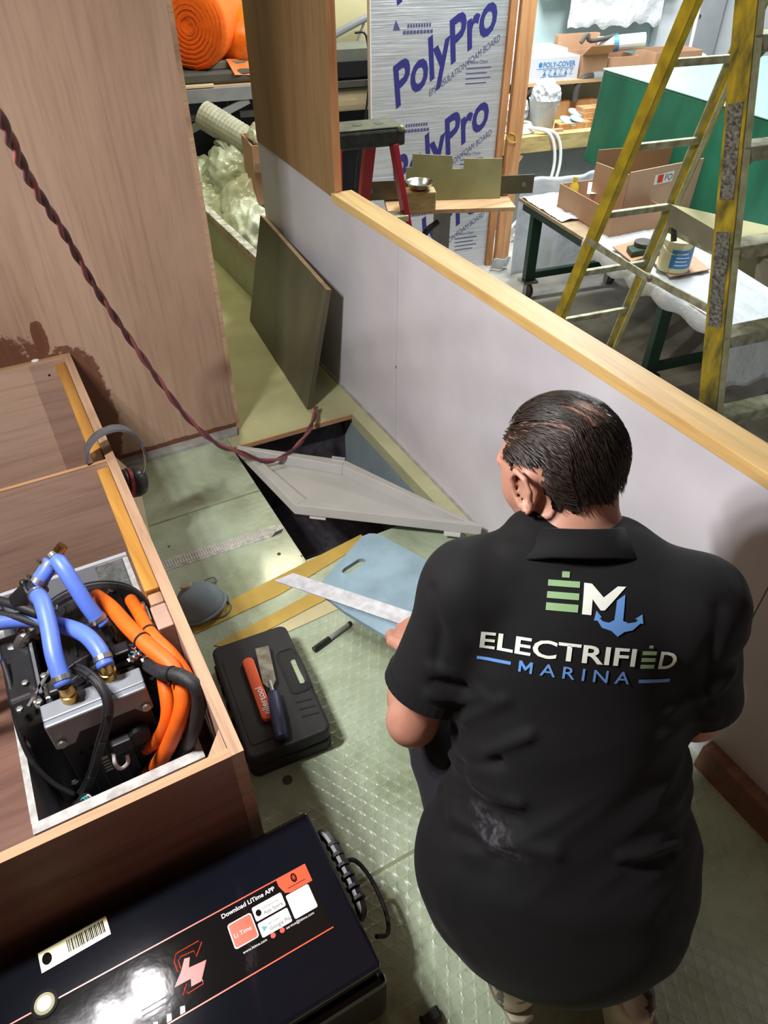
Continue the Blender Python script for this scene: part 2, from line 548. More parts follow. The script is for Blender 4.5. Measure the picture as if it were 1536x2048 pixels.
M['black_soft'] = mat('black_textured_plastic', '1c1c1e', .55, bmp=.25, bscale=300)
M['black_gloss'] = mat('black_gloss_case', '0b0d14', .22, coat=.2, bmp=.08, bscale=9, bdist=.004)
M['battery_lid'] = mat('battery_lid', '0e1119', .07, bmp=.05, bscale=14, bdist=.003)
M['label_black'] = mat('battery_label', '141212', .06, coat=.0, bmp=.06, bscale=26, bdist=.003)
M['orange_print'] = mat('orange_print', 'f0552e', .3)
M['white_print'] = mat('white_print', 'e6e6e2', .4)
M['red_print'] = mat('red_print', 'd5402a', .35)
M['grey_print'] = mat('grey_print', '55585c', .5)
M['silver_label'] = mat('silver_sticker', 'c9c39a', .35, metal=.3)
M['white_tray'] = mat('white_tray_paint', 'b9bdc2', .35, var=.05, vscale=6)
M['white_edge'] = mat('white_painted_edge', 'bdbcb7', .55, var=.3, vscale=40)
M['motor_black'] = mat('motor_casting', '1e1e20', .38, var=.3, vscale=18, bmp=.1, bscale=120)
M['alu'] = mat('cast_aluminium', '8f9397', .38, metal=.75, var=.1, vscale=18)
M['alu_grey'] = mat('grey_controller_cap', '8b9096', .45, metal=.3, var=.06, vscale=12)
M['steel'] = mat('bright_steel', 'c8c8c6', .22, metal=1.0)
M['steel_dull'] = mat('dull_steel', '9a9a94', .42, metal=.9, var=.15, vscale=20)
M['brass'] = mat('brass', 'c09a55', .25, metal=1.0)
M['blue_hose'] = mat('blue_hose', '5a78d6', .42, var=.12, vscale=14)
M['orange_cable'] = mat('orange_braid', 'f26a14', .5, bmp=.35, bscale=420, var=.1, vscale=30)
M['black_braid'] = mat('black_braid', '232325', .55, bmp=.5, bscale=380, var=.35, vscale=120)
M['wire_black'] = mat('black_wire', '1c1c1e', .6, var=.3, vscale=60)
M['wire_red'] = mat('red_wire', '8a4a4e', .5, var=.25, vscale=9)
M['wire_dark'] = mat('dark_red_wire', '55303a', .45, var=.3, vscale=9)
M['wire_white'] = mat('white_wire', 'd8d8d8', .4)
M['wire_yellow'] = mat('yellow_wire', 'd0b43a', .4)
M['wire_teal'] = mat('teal_wire', '4aa0a0', .4)
M['wire_pink'] = mat('pink_wire', 'd0486a', .4)
M['muff_red'] = mat('red_foam_ring', '8d2327', .45)
M['muff_band'] = mat('grey_headband', '55575c', .5, var=.2, vscale=30)
M['respirator'] = mat('grey_respirator_felt', '7d8a90', .85, bmp=.3, bscale=160, var=.1, vscale=12)
M['valve'] = mat('tan_valve', 'a39a80', .6)
M['elastic'] = mat('grey_elastic', '6a6f68', .8)
M['paper_beige'] = mat('beige_card', 'cdb994', .7, var=.08, vscale=8)
M['blade_orange'] = mat('orange_handle', 'd9572c', .45)
M['chisel_blue'] = mat('navy_handle', '232a44', .45, var=.4, vscale=30)
M['chisel_steel'] = mat('worn_blade', 'a5a298', .35, metal=.85, var=.4, vscale=40)
M['pen_grey'] = mat('grey_marker_barrel', '8d9089', .45)
M['blueboard'] = mat('blue_foam_board', '7f98a3', .6, col2='6b828c', vscale=9, bmp=.1, bscale=120)
M['straightedge'] = mat('scuffed_zinc_strip', 'c4c6cf', .42, metal=.45, var=.22, vscale=35)
M['lid_grey'] = mat('grey_gelcoat', 'b4b4b0', .35, var=.06, vscale=6)
M['white_foam'] = mat('white_foam_pad', 'd0d0cc', .6)
# --- workshop
M['concrete'] = mat('concrete_floor', 'aeaca4', .75, var=.3, vscale=4, bmp=.2, bscale=60)
M['cyanwall'] = mat('pale_cyan_wall', 'd9eef0', .6, col2='c8e6ea', vscale=1.2)
M['whitewall'] = mat('white_wall_sheet', 'dfe6ea', .5, var=.03)
M['greypost'] = mat('grey_post', 'a4a8ae', .5, var=.08, vscale=8)
M['creamwall'] = mat('cream_wall', 'c8c193', .7, var=.06, vscale=2)
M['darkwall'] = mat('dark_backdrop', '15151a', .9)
M['ceil'] = mat('ceiling_white', 'd9d9d5', .8)
M['foil'] = mat('foil', 'c9ccd2', .3, metal=.72)
def foil_mat():
    m = M['foil']; t = m.node_tree; b = t.nodes['Principled BSDF']
    v = coords(t, (.35, 1, 9), world=True)
    n = tnoise(t, v, 9, 5, .65)
    v2 = coords(t, (.25, 1, 26), world=True)
    n2 = tnoise(t, v2, 7, 3, .6)
    bump(t, b, mth(t, 'ADD', n, mth(t, 'MULTIPLY', n2, .8)), .32, .010)
    t.links.new(ramp(t, [(.3, S('bfc2ca')), (.7, S('eceef2'))], n2), b.inputs['Base Color'])
    t.links.new(ramp(t, [(.3, (.26, .26, .26)), (.7, (.5, .5, .5))], n), b.inputs['Roughness'])
foil_mat()
M['navy_print'] = mat('navy_print', '2b2a72', .5)
M['navy_small'] = mat('navy_small_print', '4a4d78', .5)
M['stud'] = wood('fir_stud', 'c08a5c', '9c663c', 'd3a274', axis=2, rough=.6, fine=60, broad=6, world=True)
M['bench_wood'] = wood('bench_lumber', 'c4ae72', '9c8250', 'd0bf8c', axis=0, rough=.65, fine=50, broad=9)
M['shelf_wood'] = wood('shelf_board', 'c2a078', 'a07e58', axis=0, rough=.65, fine=60)
M['yellow_rail'] = mat('yellow_fibreglass_rail', 'c9ad22', .5, col2='9a861e', vscale=12)
M['yellow_dirty'] = mat('dirty_yellow_rail', 'bfa320', .6, col2='5a5224', vscale=16, stretch=(1, 1, .5))
M['alu_rung'] = mat('paint_spattered_rung', 'b9b79a', .5, metal=.25, col2='85826a', vscale=22)
M['alu_light'] = mat('pale_flange', 'c9c79a', .55, col2='a5a277', vscale=18)
M['sticker'] = mat('worn_warning_sticker', '8d8b80', .6, col2='33322e', vscale=60, stretch=(1, 1, 1.6))
M['plank'] = mat('grey_scaffold_plank', '84806c', .65, var=.15, vscale=5)
M['plank_top'] = mat('lit_plank_top', 'b5b183', .7, var=.12, vscale=5)  # paler plank colour, with the light on the top face painted in
M['green_metal'] = mat('dark_green_steel', '1c3b2c', .45, var=.25, vscale=8)
M['table_top'] = mat('table_board', 'a99374', .6, col2='8b7558', vscale=6)
M['green_mould'] = mat('green_gelcoat', '1f6a50', .38, col2='17543f', vscale=5, stretch=(1, 1, .4))
M['teal_top'] = mat('teal_gelcoat_top', '8fd0c2', .3, var=.06, vscale=3)
M['cardboard'] = mat('cardboard', 'b18b6d', .8, var=.06, vscale=4)
M['cardboard_pale'] = mat('pale_cardboard', 'bb9a80', .8, var=.05, vscale=4)
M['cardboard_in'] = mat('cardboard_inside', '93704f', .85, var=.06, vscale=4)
M['white_box'] = mat('white_carton', 'c3c5cd', .7, var=.02)
M['plastic_clear'] = mat('clear_sheet', 'dfe3e6', .18, alpha=.5, bmp=.6, bscale=9, bdist=.02)
M['plastic_white'] = mat('white_poly_sheet', 'c6cace', .3, bmp=.6, bscale=12, bdist=.02)
M['bag'] = mat('milky_poly_bag', 'c3cbb0', .22, var=.12, vscale=5, bmp=.6, bscale=10, bdist=.02)
M['bag_white'] = mat('white_bag', 'd5dac0', .3, var=.08, vscale=5, bmp=.5, bscale=12, bdist=.02)
M['orange_foam'] = mat('orange_foam_wrap', 'f56a06', .8, var=.12, vscale=40)
M['orange_bubble'] = mat('orange_bubble_wrap', 'ee7414', .35, var=.15, vscale=30, bmp=.6, bscale=120)
M['flexduct'] = mat('grey_flexible_duct', 'a8a894', .45, var=.15, vscale=14)
M['grey_slab'] = mat('dark_grey_slab', '4c4a45', .6, var=.1, vscale=6)
M['grey_steel'] = mat('grey_bench_frame', '85868a', .5, var=.1, vscale=9)
M['red_rail'] = mat('red_fibreglass_rail', 'a5202f', .4, var=.12, vscale=9)
M['black_top'] = mat('black_ladder_cap', '1d1e1c', .5, col2='3a3b36', vscale=26)
M['black_top_face'] = mat('olive_grey_cap', '54563f', .6, col2='3b3c30', vscale=16)  # top face in a lighter olive grey than the cap's sides
M['olive_frp'] = mat('olive_laminate_plate', '8d8c62', .4, col2='7d7c56', vscale=5)
M['oliverail'] = mat('drab_aluminium_angle', '5f5a48', .4, metal=.4, var=.2, vscale=12)
M['rawblock'] = wood('raw_wood_block', 'c3ad78', '9f8858', axis=0, fine=60, rough=.7)
M['hose_white'] = mat('white_hose', 'd9dede', .4)
M['blue_disc'] = mat('pale_blue_disc', '9cc8d8', .6, var=.12, vscale=30)
M['tape_blue'] = mat('blue_tape', '3f7fc8', .5)
M['can_white'] = mat('cream_paint_can', 'cfc9a2', .4, var=.06)
M['can_blue'] = mat('blue_can_label', '2f79b4', .45)
M['rubber'] = mat('caster_rubber', '26262a', .5)
M['drape'] = mat('white_drape', 'd3dae2', .45, var=.04, bmp=.3, bscale=7, bdist=.03)
# --- person
M['skin'] = mat('skin', 'b98a75', .5, var=.1, vscale=14, col2='a97662', spec=.4)
M['skin'].node_tree.nodes['Principled BSDF'].inputs['Subsurface Weight'].default_value = .06
M['scalp'] = mat('scalp', '8c6558', .5)
M['hair'] = mat('dark_brown_hair', '2b2019', .45, var=.35, vscale=60)
M['shelf_grey'] = mat('grey_green_shelf', '6f7268', .6, var=.1)
M['shirt'] = mat('black_polo_knit', '0d0d0f', .8, spec=.25, sheen=.03, bmp=.15, bscale=500, bdist=.001)
M['shorts'] = mat('charcoal_shorts', '1a1a20', .8, spec=.3, sheen=.04, bmp=.15, bscale=300, bdist=.001)
M['logo_white'] = mat('white_vinyl', 'dfe5da', .5)
M['logo_green'] = mat('green_vinyl', '84a877', .5)
M['logo_blue'] = mat('blue_vinyl', '5f8fcb', .5)
M['chalk'] = mat('dust_smear', '3c3c40', .9)
M['shoe'] = mat('cream_leather', 'b3a88c', .5, var=.1, vscale=14)
M['shoe_dark'] = mat('dark_shoe_print', '3b3d40', .55, col2='86816f', vscale=34)
M['sole_rubber'] = mat('shoe_sole', '9c9680', .6)

def shirt_dust():
    """pale rubbed-in dust low on the left of the shirt back"""
    m = M['shirt']; t = m.node_tree; b = t.nodes['Principled BSDF']
    g = t.nodes.new('ShaderNodeNewGeometry')
    def blobm(c, s, seed):
        mp = t.nodes.new('ShaderNodeMapping'); mp.vector_type = 'TEXTURE'
        mp.inputs['Location'].default_value = c; mp.inputs['Scale'].default_value = s; mp.inputs['Rotation'].default_value = (0, 0, math.radians(-37))
        t.links.new(g.outputs['Position'], mp.inputs[0])
        ln = t.nodes.new('ShaderNodeVectorMath'); ln.operation = 'LENGTH'; t.links.new(mp.outputs[0], ln.inputs[0])
        return mth(t, 'SUBTRACT', 1.0, ln.outputs['Value'], True)
    k = mth(t, 'MAXIMUM', blobm((.385, .36, .50), (.09, .06, .022), 0), blobm((.44, .33, .485), (.06, .05, .014), 1))
    n = tnoise(t, coords(t, (1, 1, 2.5), world=True), 45, 5, .7)
    n = ramp(t, [(.42, (0, 0, 0)), (.62, (1, 1, 1))], n)
    fac = mth(t, 'MULTIPLY', mth(t, 'MULTIPLY', k, n), .75)
    t.links.new(mixc(t, fac, S('0d0d0f'), S('5c5c60')), b.inputs['Base Color'])
shirt_dust()
# ================================================================== THE BOAT (setting)
SEAM = .004
# --- floor: a base slab with the laminate panels as pieces on it
bm = bx((-1.3, -.8, -.03), (.553, 2.335, -.0055))
bx((.553, -.8, -.03), (1.14, 1.522, -.0055), bm=bm)
floor = obj('floor', bm, mat('seam_filler', '6b6a50', .7))
for y_ in (.570, 1.454, 1.925):
    obj('seam_bead', bx((-1.3, y_ - .004, -.0054), (1.12 if y_ < 1 else .552, y_ + .004, .0004)), mat('seam_bead', '7d8262', .6, var=.3, vscale=12), floor)
tag(floor, 'green fibreglass cabin sole around the open hatch', 'floor', kind='structure')
def L_panel(poly): return prism([(x, y, -.006) for x, y in poly], (0, 0, .006))
for poly in ([(-1.3, -.8), (1.125, -.8), (1.125, .568), (-1.3, .568)],
             [(-1.3, .572), (1.125, .572), (1.125, 1.522), (.553, 1.522), (.553, 1.452), (-1.3, 1.452)],
             [(-1.3, 1.456), (.551, 1.456), (.551, 1.923), (-1.3, 1.923)],
             [(-1.3, 1.927), (.551, 1.927), (.551, 2.33), (-1.3, 2.33)]):
    obj('floor_panel', L_panel(poly), M['sole'], floor)
# --- passage floor beyond the hatch, light plywood edge towards the opening
o = obj('floor', prism([(.553, 2.222, -.02), (1.13, 2.205, -.02), (1.13, 5.0, -.02), (-.2, 5.0, -.02), (-.2, 2.352, -.02), (.553, 2.352, -.02)],
                       (0, 0, .02)), M['sole_ply'])
tag(o, 'pale yellow-green passage floor leading past the plywood bulkhead', 'floor', kind='structure')
obj('edge_strip', prism([(.553, 2.216, -.018), (1.07, 2.2, -.018), (1.07, 2.206, -.018), (.553, 2.222, -.018)], (0, 0, .019)), M['box_rim_x'], o)
# --- ledge between the opening and the white wall
o = obj('trim_1', prism([(1.062, 1.3, -.05), (1.126, 1.3, -.05), (1.126, 2.21, -.05), (1.062, 2.205, -.05)], (0, 0, .052)), M['coaming'])
tag(o, 'yellow-green ledge strip between the hatch opening and the white wall', 'ledge', kind='structure')
obj('grey_bead', bx((1.117, 1.3, .0), (1.125, 2.9, .008)), M['grey_strip'], o)
# --- bilge under the opening
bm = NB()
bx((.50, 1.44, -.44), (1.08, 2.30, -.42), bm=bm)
o = obj('floor', bm, M['bilge_shaded'])
tag(o, 'bilge bottom coloured dark for its shade, seen through the hatch opening', 'floor', kind='structure')
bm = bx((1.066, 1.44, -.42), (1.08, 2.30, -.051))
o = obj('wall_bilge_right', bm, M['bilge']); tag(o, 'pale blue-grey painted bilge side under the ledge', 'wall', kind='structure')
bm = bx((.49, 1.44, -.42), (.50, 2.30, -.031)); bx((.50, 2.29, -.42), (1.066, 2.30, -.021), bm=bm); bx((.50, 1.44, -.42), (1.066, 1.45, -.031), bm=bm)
o = obj('wall_bilge', bm, M['bilge_shaded']); tag(o, 'inner sides of the bilge, coloured dark for their shade', 'wall', kind='structure')
# --- bulkhead
o = obj('wall_back', bx((-1.6, 2.33, 0), (.622, 2.35, 2.6)), M['bulkhead'])
tag(o, 'tall reddish plywood bulkhead with a dark varnish patch low down', 'wall', kind='structure')
obj('edge_veneer', bx((.612, 2.326, 0), (.626, 2.352, 2.6)), M['ply_edge'], o)
o = obj('baseboard_back', prism([(-.2, 2.29, 0), (.60, 2.285, 0), (.615, 2.33, 0), (-.2, 2.33, 0)], (0, 0, .014)), M['grey_strip'])
tag(o, 'grey fillet strip along the foot of the bulkhead', 'baseboard', kind='structure')
# --- added light blockers out of view: left, behind and overhead
o = obj('wall_left_blocker', bx((-1.62, -1.0, 0), (-1.6, 2.33, 2.3)), M['box_front']); tag(o, 'unseen brown panel left of the box, added to block light', 'wall', kind='structure')
o = obj('wall_front_blocker', bx((-1.62, -1.02, 0), (1.14, -1.0, 2.3)), M['box_front']); tag(o, 'unseen brown panel behind the viewer, added to block light', 'wall', kind='structure')
o = obj('ceiling_blocker', bx((-1.62, -1.02, 2.3), (1.16, 2.33, 2.32)), M['box_front']); tag(o, 'unseen brown panel overhead, added to keep fill light out', 'ceiling', kind='structure')
# --- half-height white wall, three panels
wall = obj('wall_right', bx((1.14, -1.0, -.05), (1.16, 3.17, .775)), M['greypaint'])
tag(wall, 'waist-high white panelled wall behind the crouching person', 'wall', kind='structure')
def wp(y0, y1, z0, z1): return hexa(NB(), [(1.125, y0, 0), (1.141, y0, 0), (1.141, y1, 0), (1.125, y1, 0),
                                          (1.125, y0, z0), (1.141, y0, z0), (1.141, y1, z1), (1.125, y1, z1)])
for y0, y1, z0, z1 in ((-1.0, .468, .775, .775), (.471, 1.952, .775, .775), (1.954, 2.40, .775, .778), (2.401, 3.17, .778, .812)):
    obj('wall_panel', wp(y0, y1, z0, z1), M['white_panel'], wall)
for (py, pz, s) in ((.98, .52, .012), (1.0, .545, .008), (.90, .47, .006), (.83, .4, .006), (1.95, .33, .007)):
    obj('scuff', tube([(1.1245, py, pz), (1.1245, py + s, pz - s * .6), (1.1245, py + s * 1.6, pz - s * 2)], .0012, 5, 3), M['black'], wall)
o = obj('trim_2', bx((1.105, -1.0, .775), (1.187, 2.402, .805)), M['pine'], bevel=.002)
tag(o, 'pale pine cap rail along the top of the white wall', 'cap rail', kind='structure')
o = obj('baseboard_right', bx((1.092, -1.0, 0), (1.125, .42, .085)), M['box_front'], bevel=.002)
tag(o, 'brown wooden base strip at the foot of the white wall', 'baseboard', kind='structure')
# --- partition standing on the wall
o = obj('wall_partition', hexa(NB(), [(1.122, 2.405, .779), (1.146, 2.405, .779), (1.146, 3.17, .813), (1.122, 3.17, .813),
                                      (1.122, 2.405, 2.6), (1.146, 2.405, 2.6), (1.146, 3.17, 2.6), (1.122, 3.17, 2.6)]), M['partition'])
tag(o, 'tall brown plywood partition standing on the far end of the white wall', 'partition', kind='structure')
obj('edge_veneer', bx((1.1215, 2.398, .806), (1.1465, 2.408, 2.6)), M['stud'], o)
# --- low side coaming beyond the wall end
o = obj('trim_3', bx((1.10, 3.172, 0), (1.128, 5.0, .262)), M['coaming'])
tag(o, 'low pale green coaming along the passage with a worn white top', 'coaming', kind='structure')
obj('worn_top', bx((1.094, 3.172, .258), (1.134, 5.0, .274)), M['worn_white'], o, bevel=.002)
obj('brown_batten', bx((1.092, 3.172, .226), (1.101, 5.0, .256)), M['ply_edge'], o)
# --- slot in the sole with foil mesh
o = thing('floor_slot', 'long rounded slot in the green sole filled with silver crosshatched mesh', 'slot', (.34, 1.70, 0))
pts = []
for k in range(9):
    a = math.radians(-90 + 180 * k / 8); pts.append((.525 + .026 * math.cos(a), 1.700 + .026 * math.sin(a)))
poly = [(.13, 1.69)] + pts + [(.13, 1.742)]
obj('mesh_fill', prism([(x, y, .0002) for x, y in poly], (0, 0, .0012)), M['foilmesh'], o)
for k in range(42):
    x = .145 + k * .0086
    obj('mesh_bar', bx((x, 1.699, .0012), (x + .0045, 1.733, .0032)), M['worn_white'], o) if k == 0 else None
bar0 = [c for c in o.children if c.name.startswith('mesh_bar')][0]
for k in range(1, 42): dup(bar0, (k * .0086, -k * .00022, 0), o)
obj('open_end', prism([(.495, 1.674, .001), (.535, 1.679, .001), (.546, 1.694, .001), (.515, 1.691, .001)], (0, 0, .001)), M['black'], o)
# --- small marks of the sole: screw holes and a plugged hole
for (px, py, r) in ((558, 1108, .006), (575, 1560, .012), (338, 1093, .004), (603, 1112, .003)):
    c = at(px, py, Z=0)
    o = obj('sole_plug', lathe([(r, 0), (r, .0012), (r * .6, .0016)], c), M['grey_slab'])
    tag(o, {558: 'tiny dark screw plug beside the end of the silver slot', 575: 'round dark drain plug in the sole just in front of the tool case',
            338: 'pinhead dark plug beside the beige card strip', 603: 'tiny dark plug by the near left corner of the hatch opening'}[px], 'plug')

# ================================================================== PLYWOOD BOX
box = thing('plywood_box', 'long open plywood box holding the motor, against the bulkhead', 'box', (-.1, 1.5, 0))
XR, XL, YF, YB, ZT = .101, -.62, .695, 2.328, .47
obj('side_board', hexa(NB(), [(.078, YF, 0), (XR, YF, 0), (XR, YB, 0), (.078, YB, 0), (.078, YF, ZT), (XR, YF, ZT), (XR, YB, ZT), (.078, YB, ZT)]), M['box_ply'], box)
obj('side_board', bx((XL, YF, 0), (XL + .018, YB, ZT)), M['box_ply'], box)
obj('front_board', bx((XL, YF, 0), (.0779, YF + .017, ZT)), M['box_front'], box)
obj('back_board', bx((XL + .018, YB - .018, 0), (.0779, YB, ZT)), M['box_back'], box)
obj('divider', bx((XL + .018, 1.668, 0), (.0779, 1.678, ZT)), M['box_ply'], box)
obj('bottom', bx((XL + .018, YF + .017, .0), (.0779, YB - .018, .02)), M['box_front'], box)
obj('rim', bx((.0775, YF, ZT), (XR + .0005, YB, ZT + .0015)), M['box_rim'], box, label='pale raw plywood edge')
obj('rim', bx((XL, YF - .0005, ZT), (.0775, YF + .0175, ZT + .0015)), M['box_rim_x'], box)
obj('rim', bx((XL, 1.6675, ZT), (.0775, 1.6785, ZT + .0015)), M['box_rim_x'], box)
obj('rim', bx((XL, YB - .018, ZT), (.0775, YB, ZT + .0015)), M['box_rim_x'], box)
obj('cleat', bx((.046, 1.68, .425), (.0775, 2.308, .456)), M['cleat'], box, bevel=.003, label='orange-brown oiled pine batten')
obj('cleat', bx((.046, 1.17, .425), (.0775, 1.666, .456)), M['cleat'], box, bevel=.003, label='orange-brown oiled pine batten')
obj('corner_block', prism([(.077, .712, .36), (.035, .712, .36), (.077, .765, .36)], (0, 0, .098)), M['box_rim'], box)
obj('post', bx((.044, 1.06, .02), (.0775, 1.13, .445)), M['box_ply'], box, bevel=.003)
obj('split_block', bx((.048, 1.132, .36), (.0775, 1.165, .448)), M['box_rim'], box, bevel=.004, label='splintered raw wood block')
obj('varnish_strip', bx((-.03, YB - .0187, .02), (.0775, YB - .0179, ZT - .001)), M['box_ply'], box, label='darker varnished strip')
obj('glue_blob', ico((-.005, YB - .006, ZT + .004), .013, 2, sc=(1, .7, .35)), M['white_print'], box, smooth=True)
obj('screw_hole', cyl((.02, YB - .0195, .42), (.02, YB - .0175, .42), .004, 10), M['black'], box)

# ================================================================== BLACK STAINED BOARD leaning in the passage
A, B = Vector((.932, 2.318, .002)), Vector((1.016, 3.205, .002))
upv = Vector((.113, -.01, .492))
n = (B - A).cross(upv).normalized()
T = n * -.020
board = obj('leaning_board', hexa(NB(), [A, B, B + T, A + T, A + upv, B + upv, B + upv + T, A + upv + T]), M['darkpanel'])
tag(board, 'dark stained square board leaning against the white wall', 'board')
obj('raw_top_edge', hexa(NB(), [p + upv.normalized() * .0005 for p in (A + upv, B + upv, B + upv + T, A + upv + T)] +
                         [p + upv.normalized() * .0015 for p in (A + upv, B + upv, B + upv + T, A + upv + T)]), M['ply_edge'], board, label='pale raw top edge')

# ================================================================== HATCH LID lying askew over the opening
qa, qb, qc, qd = at(472, 890, Z=.03), at(590, 1010, Z=.085), at(965, 1052, Z=.065), at(690, 920, Z=.0)
nrm = (qb - qa).cross(qd - qa).normalized()
if nrm.z < 0: nrm = -nrm
lid = thing('hatch_lid', 'grey moulded hatch lid with a raised rim lying askew across the opening', 'hatch lid', (qa + qc) / 2 - Vector((0, 0, .03)))
ctr = (qa + qb + qc + qd) / 4
Q4 = [qa, qb, qc, qd]
def inset(p, d): return p + (ctr - p).normalized() * d
inn = [inset(p, .055) for p in Q4]
dep = nrm * -.035
obj('pan', hexa(NB(), [p + dep - nrm * .006 for p in inn] + [p + dep for p in inn]), M['lid_grey'], lid)
for i in range(4):
    j = (i + 1) % 4
    o_, p_, i0, i1 = Q4[i], Q4[j], inn[i], inn[j]
    obj('rim', hexa(NB(), [o_ - nrm * .035, p_ - nrm * .035, i1 + dep - nrm * .006, i0 + dep - nrm * .006, o_, p_, i1, i0]), M['lid_grey'], lid, bevel=.002)
for t in (.12, .88):
    c = qb.lerp(qc, t) - nrm * .042 + (ctr - qb.lerp(qc, t)).normalized() * .02
    d = (qc - qb).normalized() * .027
    obj('foam_pad', beam(c - d, c + d, .03, .012, nrm), M['white_foam'], lid)
obj('latch_pin', cyl(qd + nrm * .004 - (qd - qa).normalized() * .05, qd + nrm * .004, .006, 10), M['steel'], lid)
# ================================================================== WORKSHOP (setting)
GZ = -.7
o = obj('floor_workshop', bx((-3, -2.5, GZ - .05), (9.5, 8.0, GZ)), M['concrete']); tag(o, 'grey concrete workshop floor', 'floor', kind='structure')
for k, (a, b) in enumerate((((2.2, 4.9), (5.2, 2.3)), ((3.1, 5.6), (2.3, 1.0)))):
    pass
o = obj('wall_far', bx((2.6, 6.9, GZ), (8.0, 7.0, 3.2), WM), M['cyanwall']); tag(o, 'pale cyan far wall of the workshop', 'wall', kind='structure')
o = obj('wall_far_left', bx((-3.0, 6.9, GZ), (2.6, 7.0, 3.2), WM), M['darkwall']); tag(o, 'dark backdrop behind the shelves with orange rolls', 'wall', kind='structure')
o = obj('wall_far_right', bx((5.35, 6.80, GZ), (8.0, 6.89, 3.2), WM), M['whitewall']); tag(o, 'white wall sheeting behind the green mould', 'wall', kind='structure')
o = obj('trim_4', bx((5.62, 6.70, GZ), (6.0, 6.79, 3.2), WM), M['greypost']); tag(o, 'grey steel post on the white wall sheeting', 'post', kind='structure')
for k in range(5):
    obj('screw', cyl(W(5.72, 6.695, .45 + .28 * k), W(5.72, 6.70, .45 + .28 * k), .018, 8), M['steel'], o)
o = obj('wall_cream', bx((1.45, 6.3, .55), (2.6, 6.38, 3.2), WM), M['creamwall']); tag(o, 'cream wall seen between the partition and the foil board', 'wall', kind='structure')
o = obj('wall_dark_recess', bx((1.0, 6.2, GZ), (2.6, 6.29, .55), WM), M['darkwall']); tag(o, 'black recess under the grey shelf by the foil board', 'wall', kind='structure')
o = obj('ceiling', bx((-3, 2.6, 3.2), (9.5, 8.0, 3.25)), M['ceil']); tag(o, 'white workshop ceiling', 'ceiling', kind='structure')
o = obj('wall_grey_low', bx((2.9, 6.45, GZ), (5.3, 6.52, .40), WM), M['greypaint']); tag(o, 'grey sheeting behind and under the workbench', 'wall', kind='structure')

# ================================================================== FOIL INSULATION BOARD
fb = thing('insulation_board', 'tall silver foil insulation board printed with large navy lettering', 'insulation board', W(2.3, 5.12, GZ))
obj('board', bx((1.80, 5.105, GZ), (2.775, 5.155, 1.9), WM), M['foil'], fb)
obj('foam_core_edge', bx((1.792, 5.104, GZ), (1.80, 5.156, 1.9), WM), M['white_foam'], fb)
ex, ez = W(1, 0, 0), Vector((0, 0, 1))
def board_frame(u, z, slope=0.0, s=1.0): return frame_from(W(u, 5.105, z), (ex + ez * slope) * s, ez * s, .0015)
SL = .60
def print_frame(u, z, sx): return frame_from(W(u, 5.105, z), (ex + ez * SL) * sx, ez - ex * .10, .0015)
for z0 in (1.08, .50, -.08, -.66):
    text('PolyPro', print_frame(1.965, z0, .70), M['navy_print'], fb, .345, bold=.008, spacing=.96)
    text('EPS INSULATION FOAM BOARD', print_frame(2.22, z0 + .055, .62), M['navy_small'], fb, .058)
    for k in range(9):
        u_ = 2.05 + .019 * k
        flat([(u_ - 2.05, 0), (u_ - 2.038, 0), (u_ - 2.038, .022), (u_ - 2.05, .018)], board_frame(2.05, z0 + .46, 0), M['navy_small'], fb, 'fine_print')
        flat([(u_ * 1.25 - 2.5625, 0), (u_ * 1.25 - 2.544, 0), (u_ * 1.25 - 2.544, .022), (u_ * 1.25 - 2.5625, .018)], board_frame(2.02, z0 + .425, 0), M['navy_small'], fb, 'fine_print')
    Mx = board_frame(1.95, z0 + .45, 0)
    flat([(0, 0), (.05, 0), (.02, .055)], Mx, M['navy_small'], fb, 'logo')
    text('R-Value Chart', board_frame(2.49, z0 + .235, 0), M['navy_small'], fb, .028)
    for k in range(4):
        flat([(0, 0), (.19 - .03 * (k % 2), 0), (.19 - .03 * (k % 2), .007), (0, .007)], board_frame(2.49, z0 + .205 - .03 * k, 0), M['navy_small'], fb, 'fine_print')
# --- wall studs beside it
for (u0, u1, v0, v1, lab) in ((2.778, 2.83, 5.08, 5.17, 'narrow fir stud right beside the foil board'),
                              (2.838, 2.935, 5.04, 5.08, 'wide pale fir stud in front, right of the foil board'),
                              (2.88, 2.98, 5.085, 5.16, 'reddish fir stud behind the wide pale one')):
    o = obj('wall_stud', bx((u0, v0, GZ), (u1, v1, 2.9), WM), M['stud'], bevel=.003); tag(o, lab, 'stud', 'studs beside the foil board')

o = obj('string_loop', tube([at(1012, 268, V=5.035), at(1018, 282, V=5.03), at(1032, 284, V=5.03), at(1030, 270, V=5.035), at(1020, 266, V=5.035)], .0035, 6, 5), M['wire_yellow'])
tag(o, 'thin yellow string looped round the wide pale stud', 'string')
# ================================================================== RED STEPLADDER
sl = thing('red_stepladder', 'small red stepladder with a black top cap behind the partition', 'stepladder', W(1.5, 3.75, GZ))
cu, cv, cz = 1.33, 3.62, .765
obj('top_cap', bx((cu - .28, cv - .10, cz - .085), (cu + .085, cv + .10, cz - .008), WM), M['black_top'], sl, bevel=.012)
obj('cap_tread', bx((cu - .275, cv - .093, cz - .008), (cu + .078, cv + .093, cz), WM), M['black_top_face'], sl, bevel=.003)
for k, u in enumerate((cu - .13, cu - .02)):
    obj('tool_slot', lathe([(.025, 0), (.025, .0015)], W(u, cv, cz), seg=14), M['black'], sl)
obj('paint_drip', ico(W(cu + .06, cv - .09, cz - .01), .018, 2, .2, 4), M['olive_frp'], sl)
def rail(a, b, w, h, m, parent, name='rail'):
    return obj(name, beam(a, b, w, h, W(0, 1, 0)), m, parent, bevel=.003)
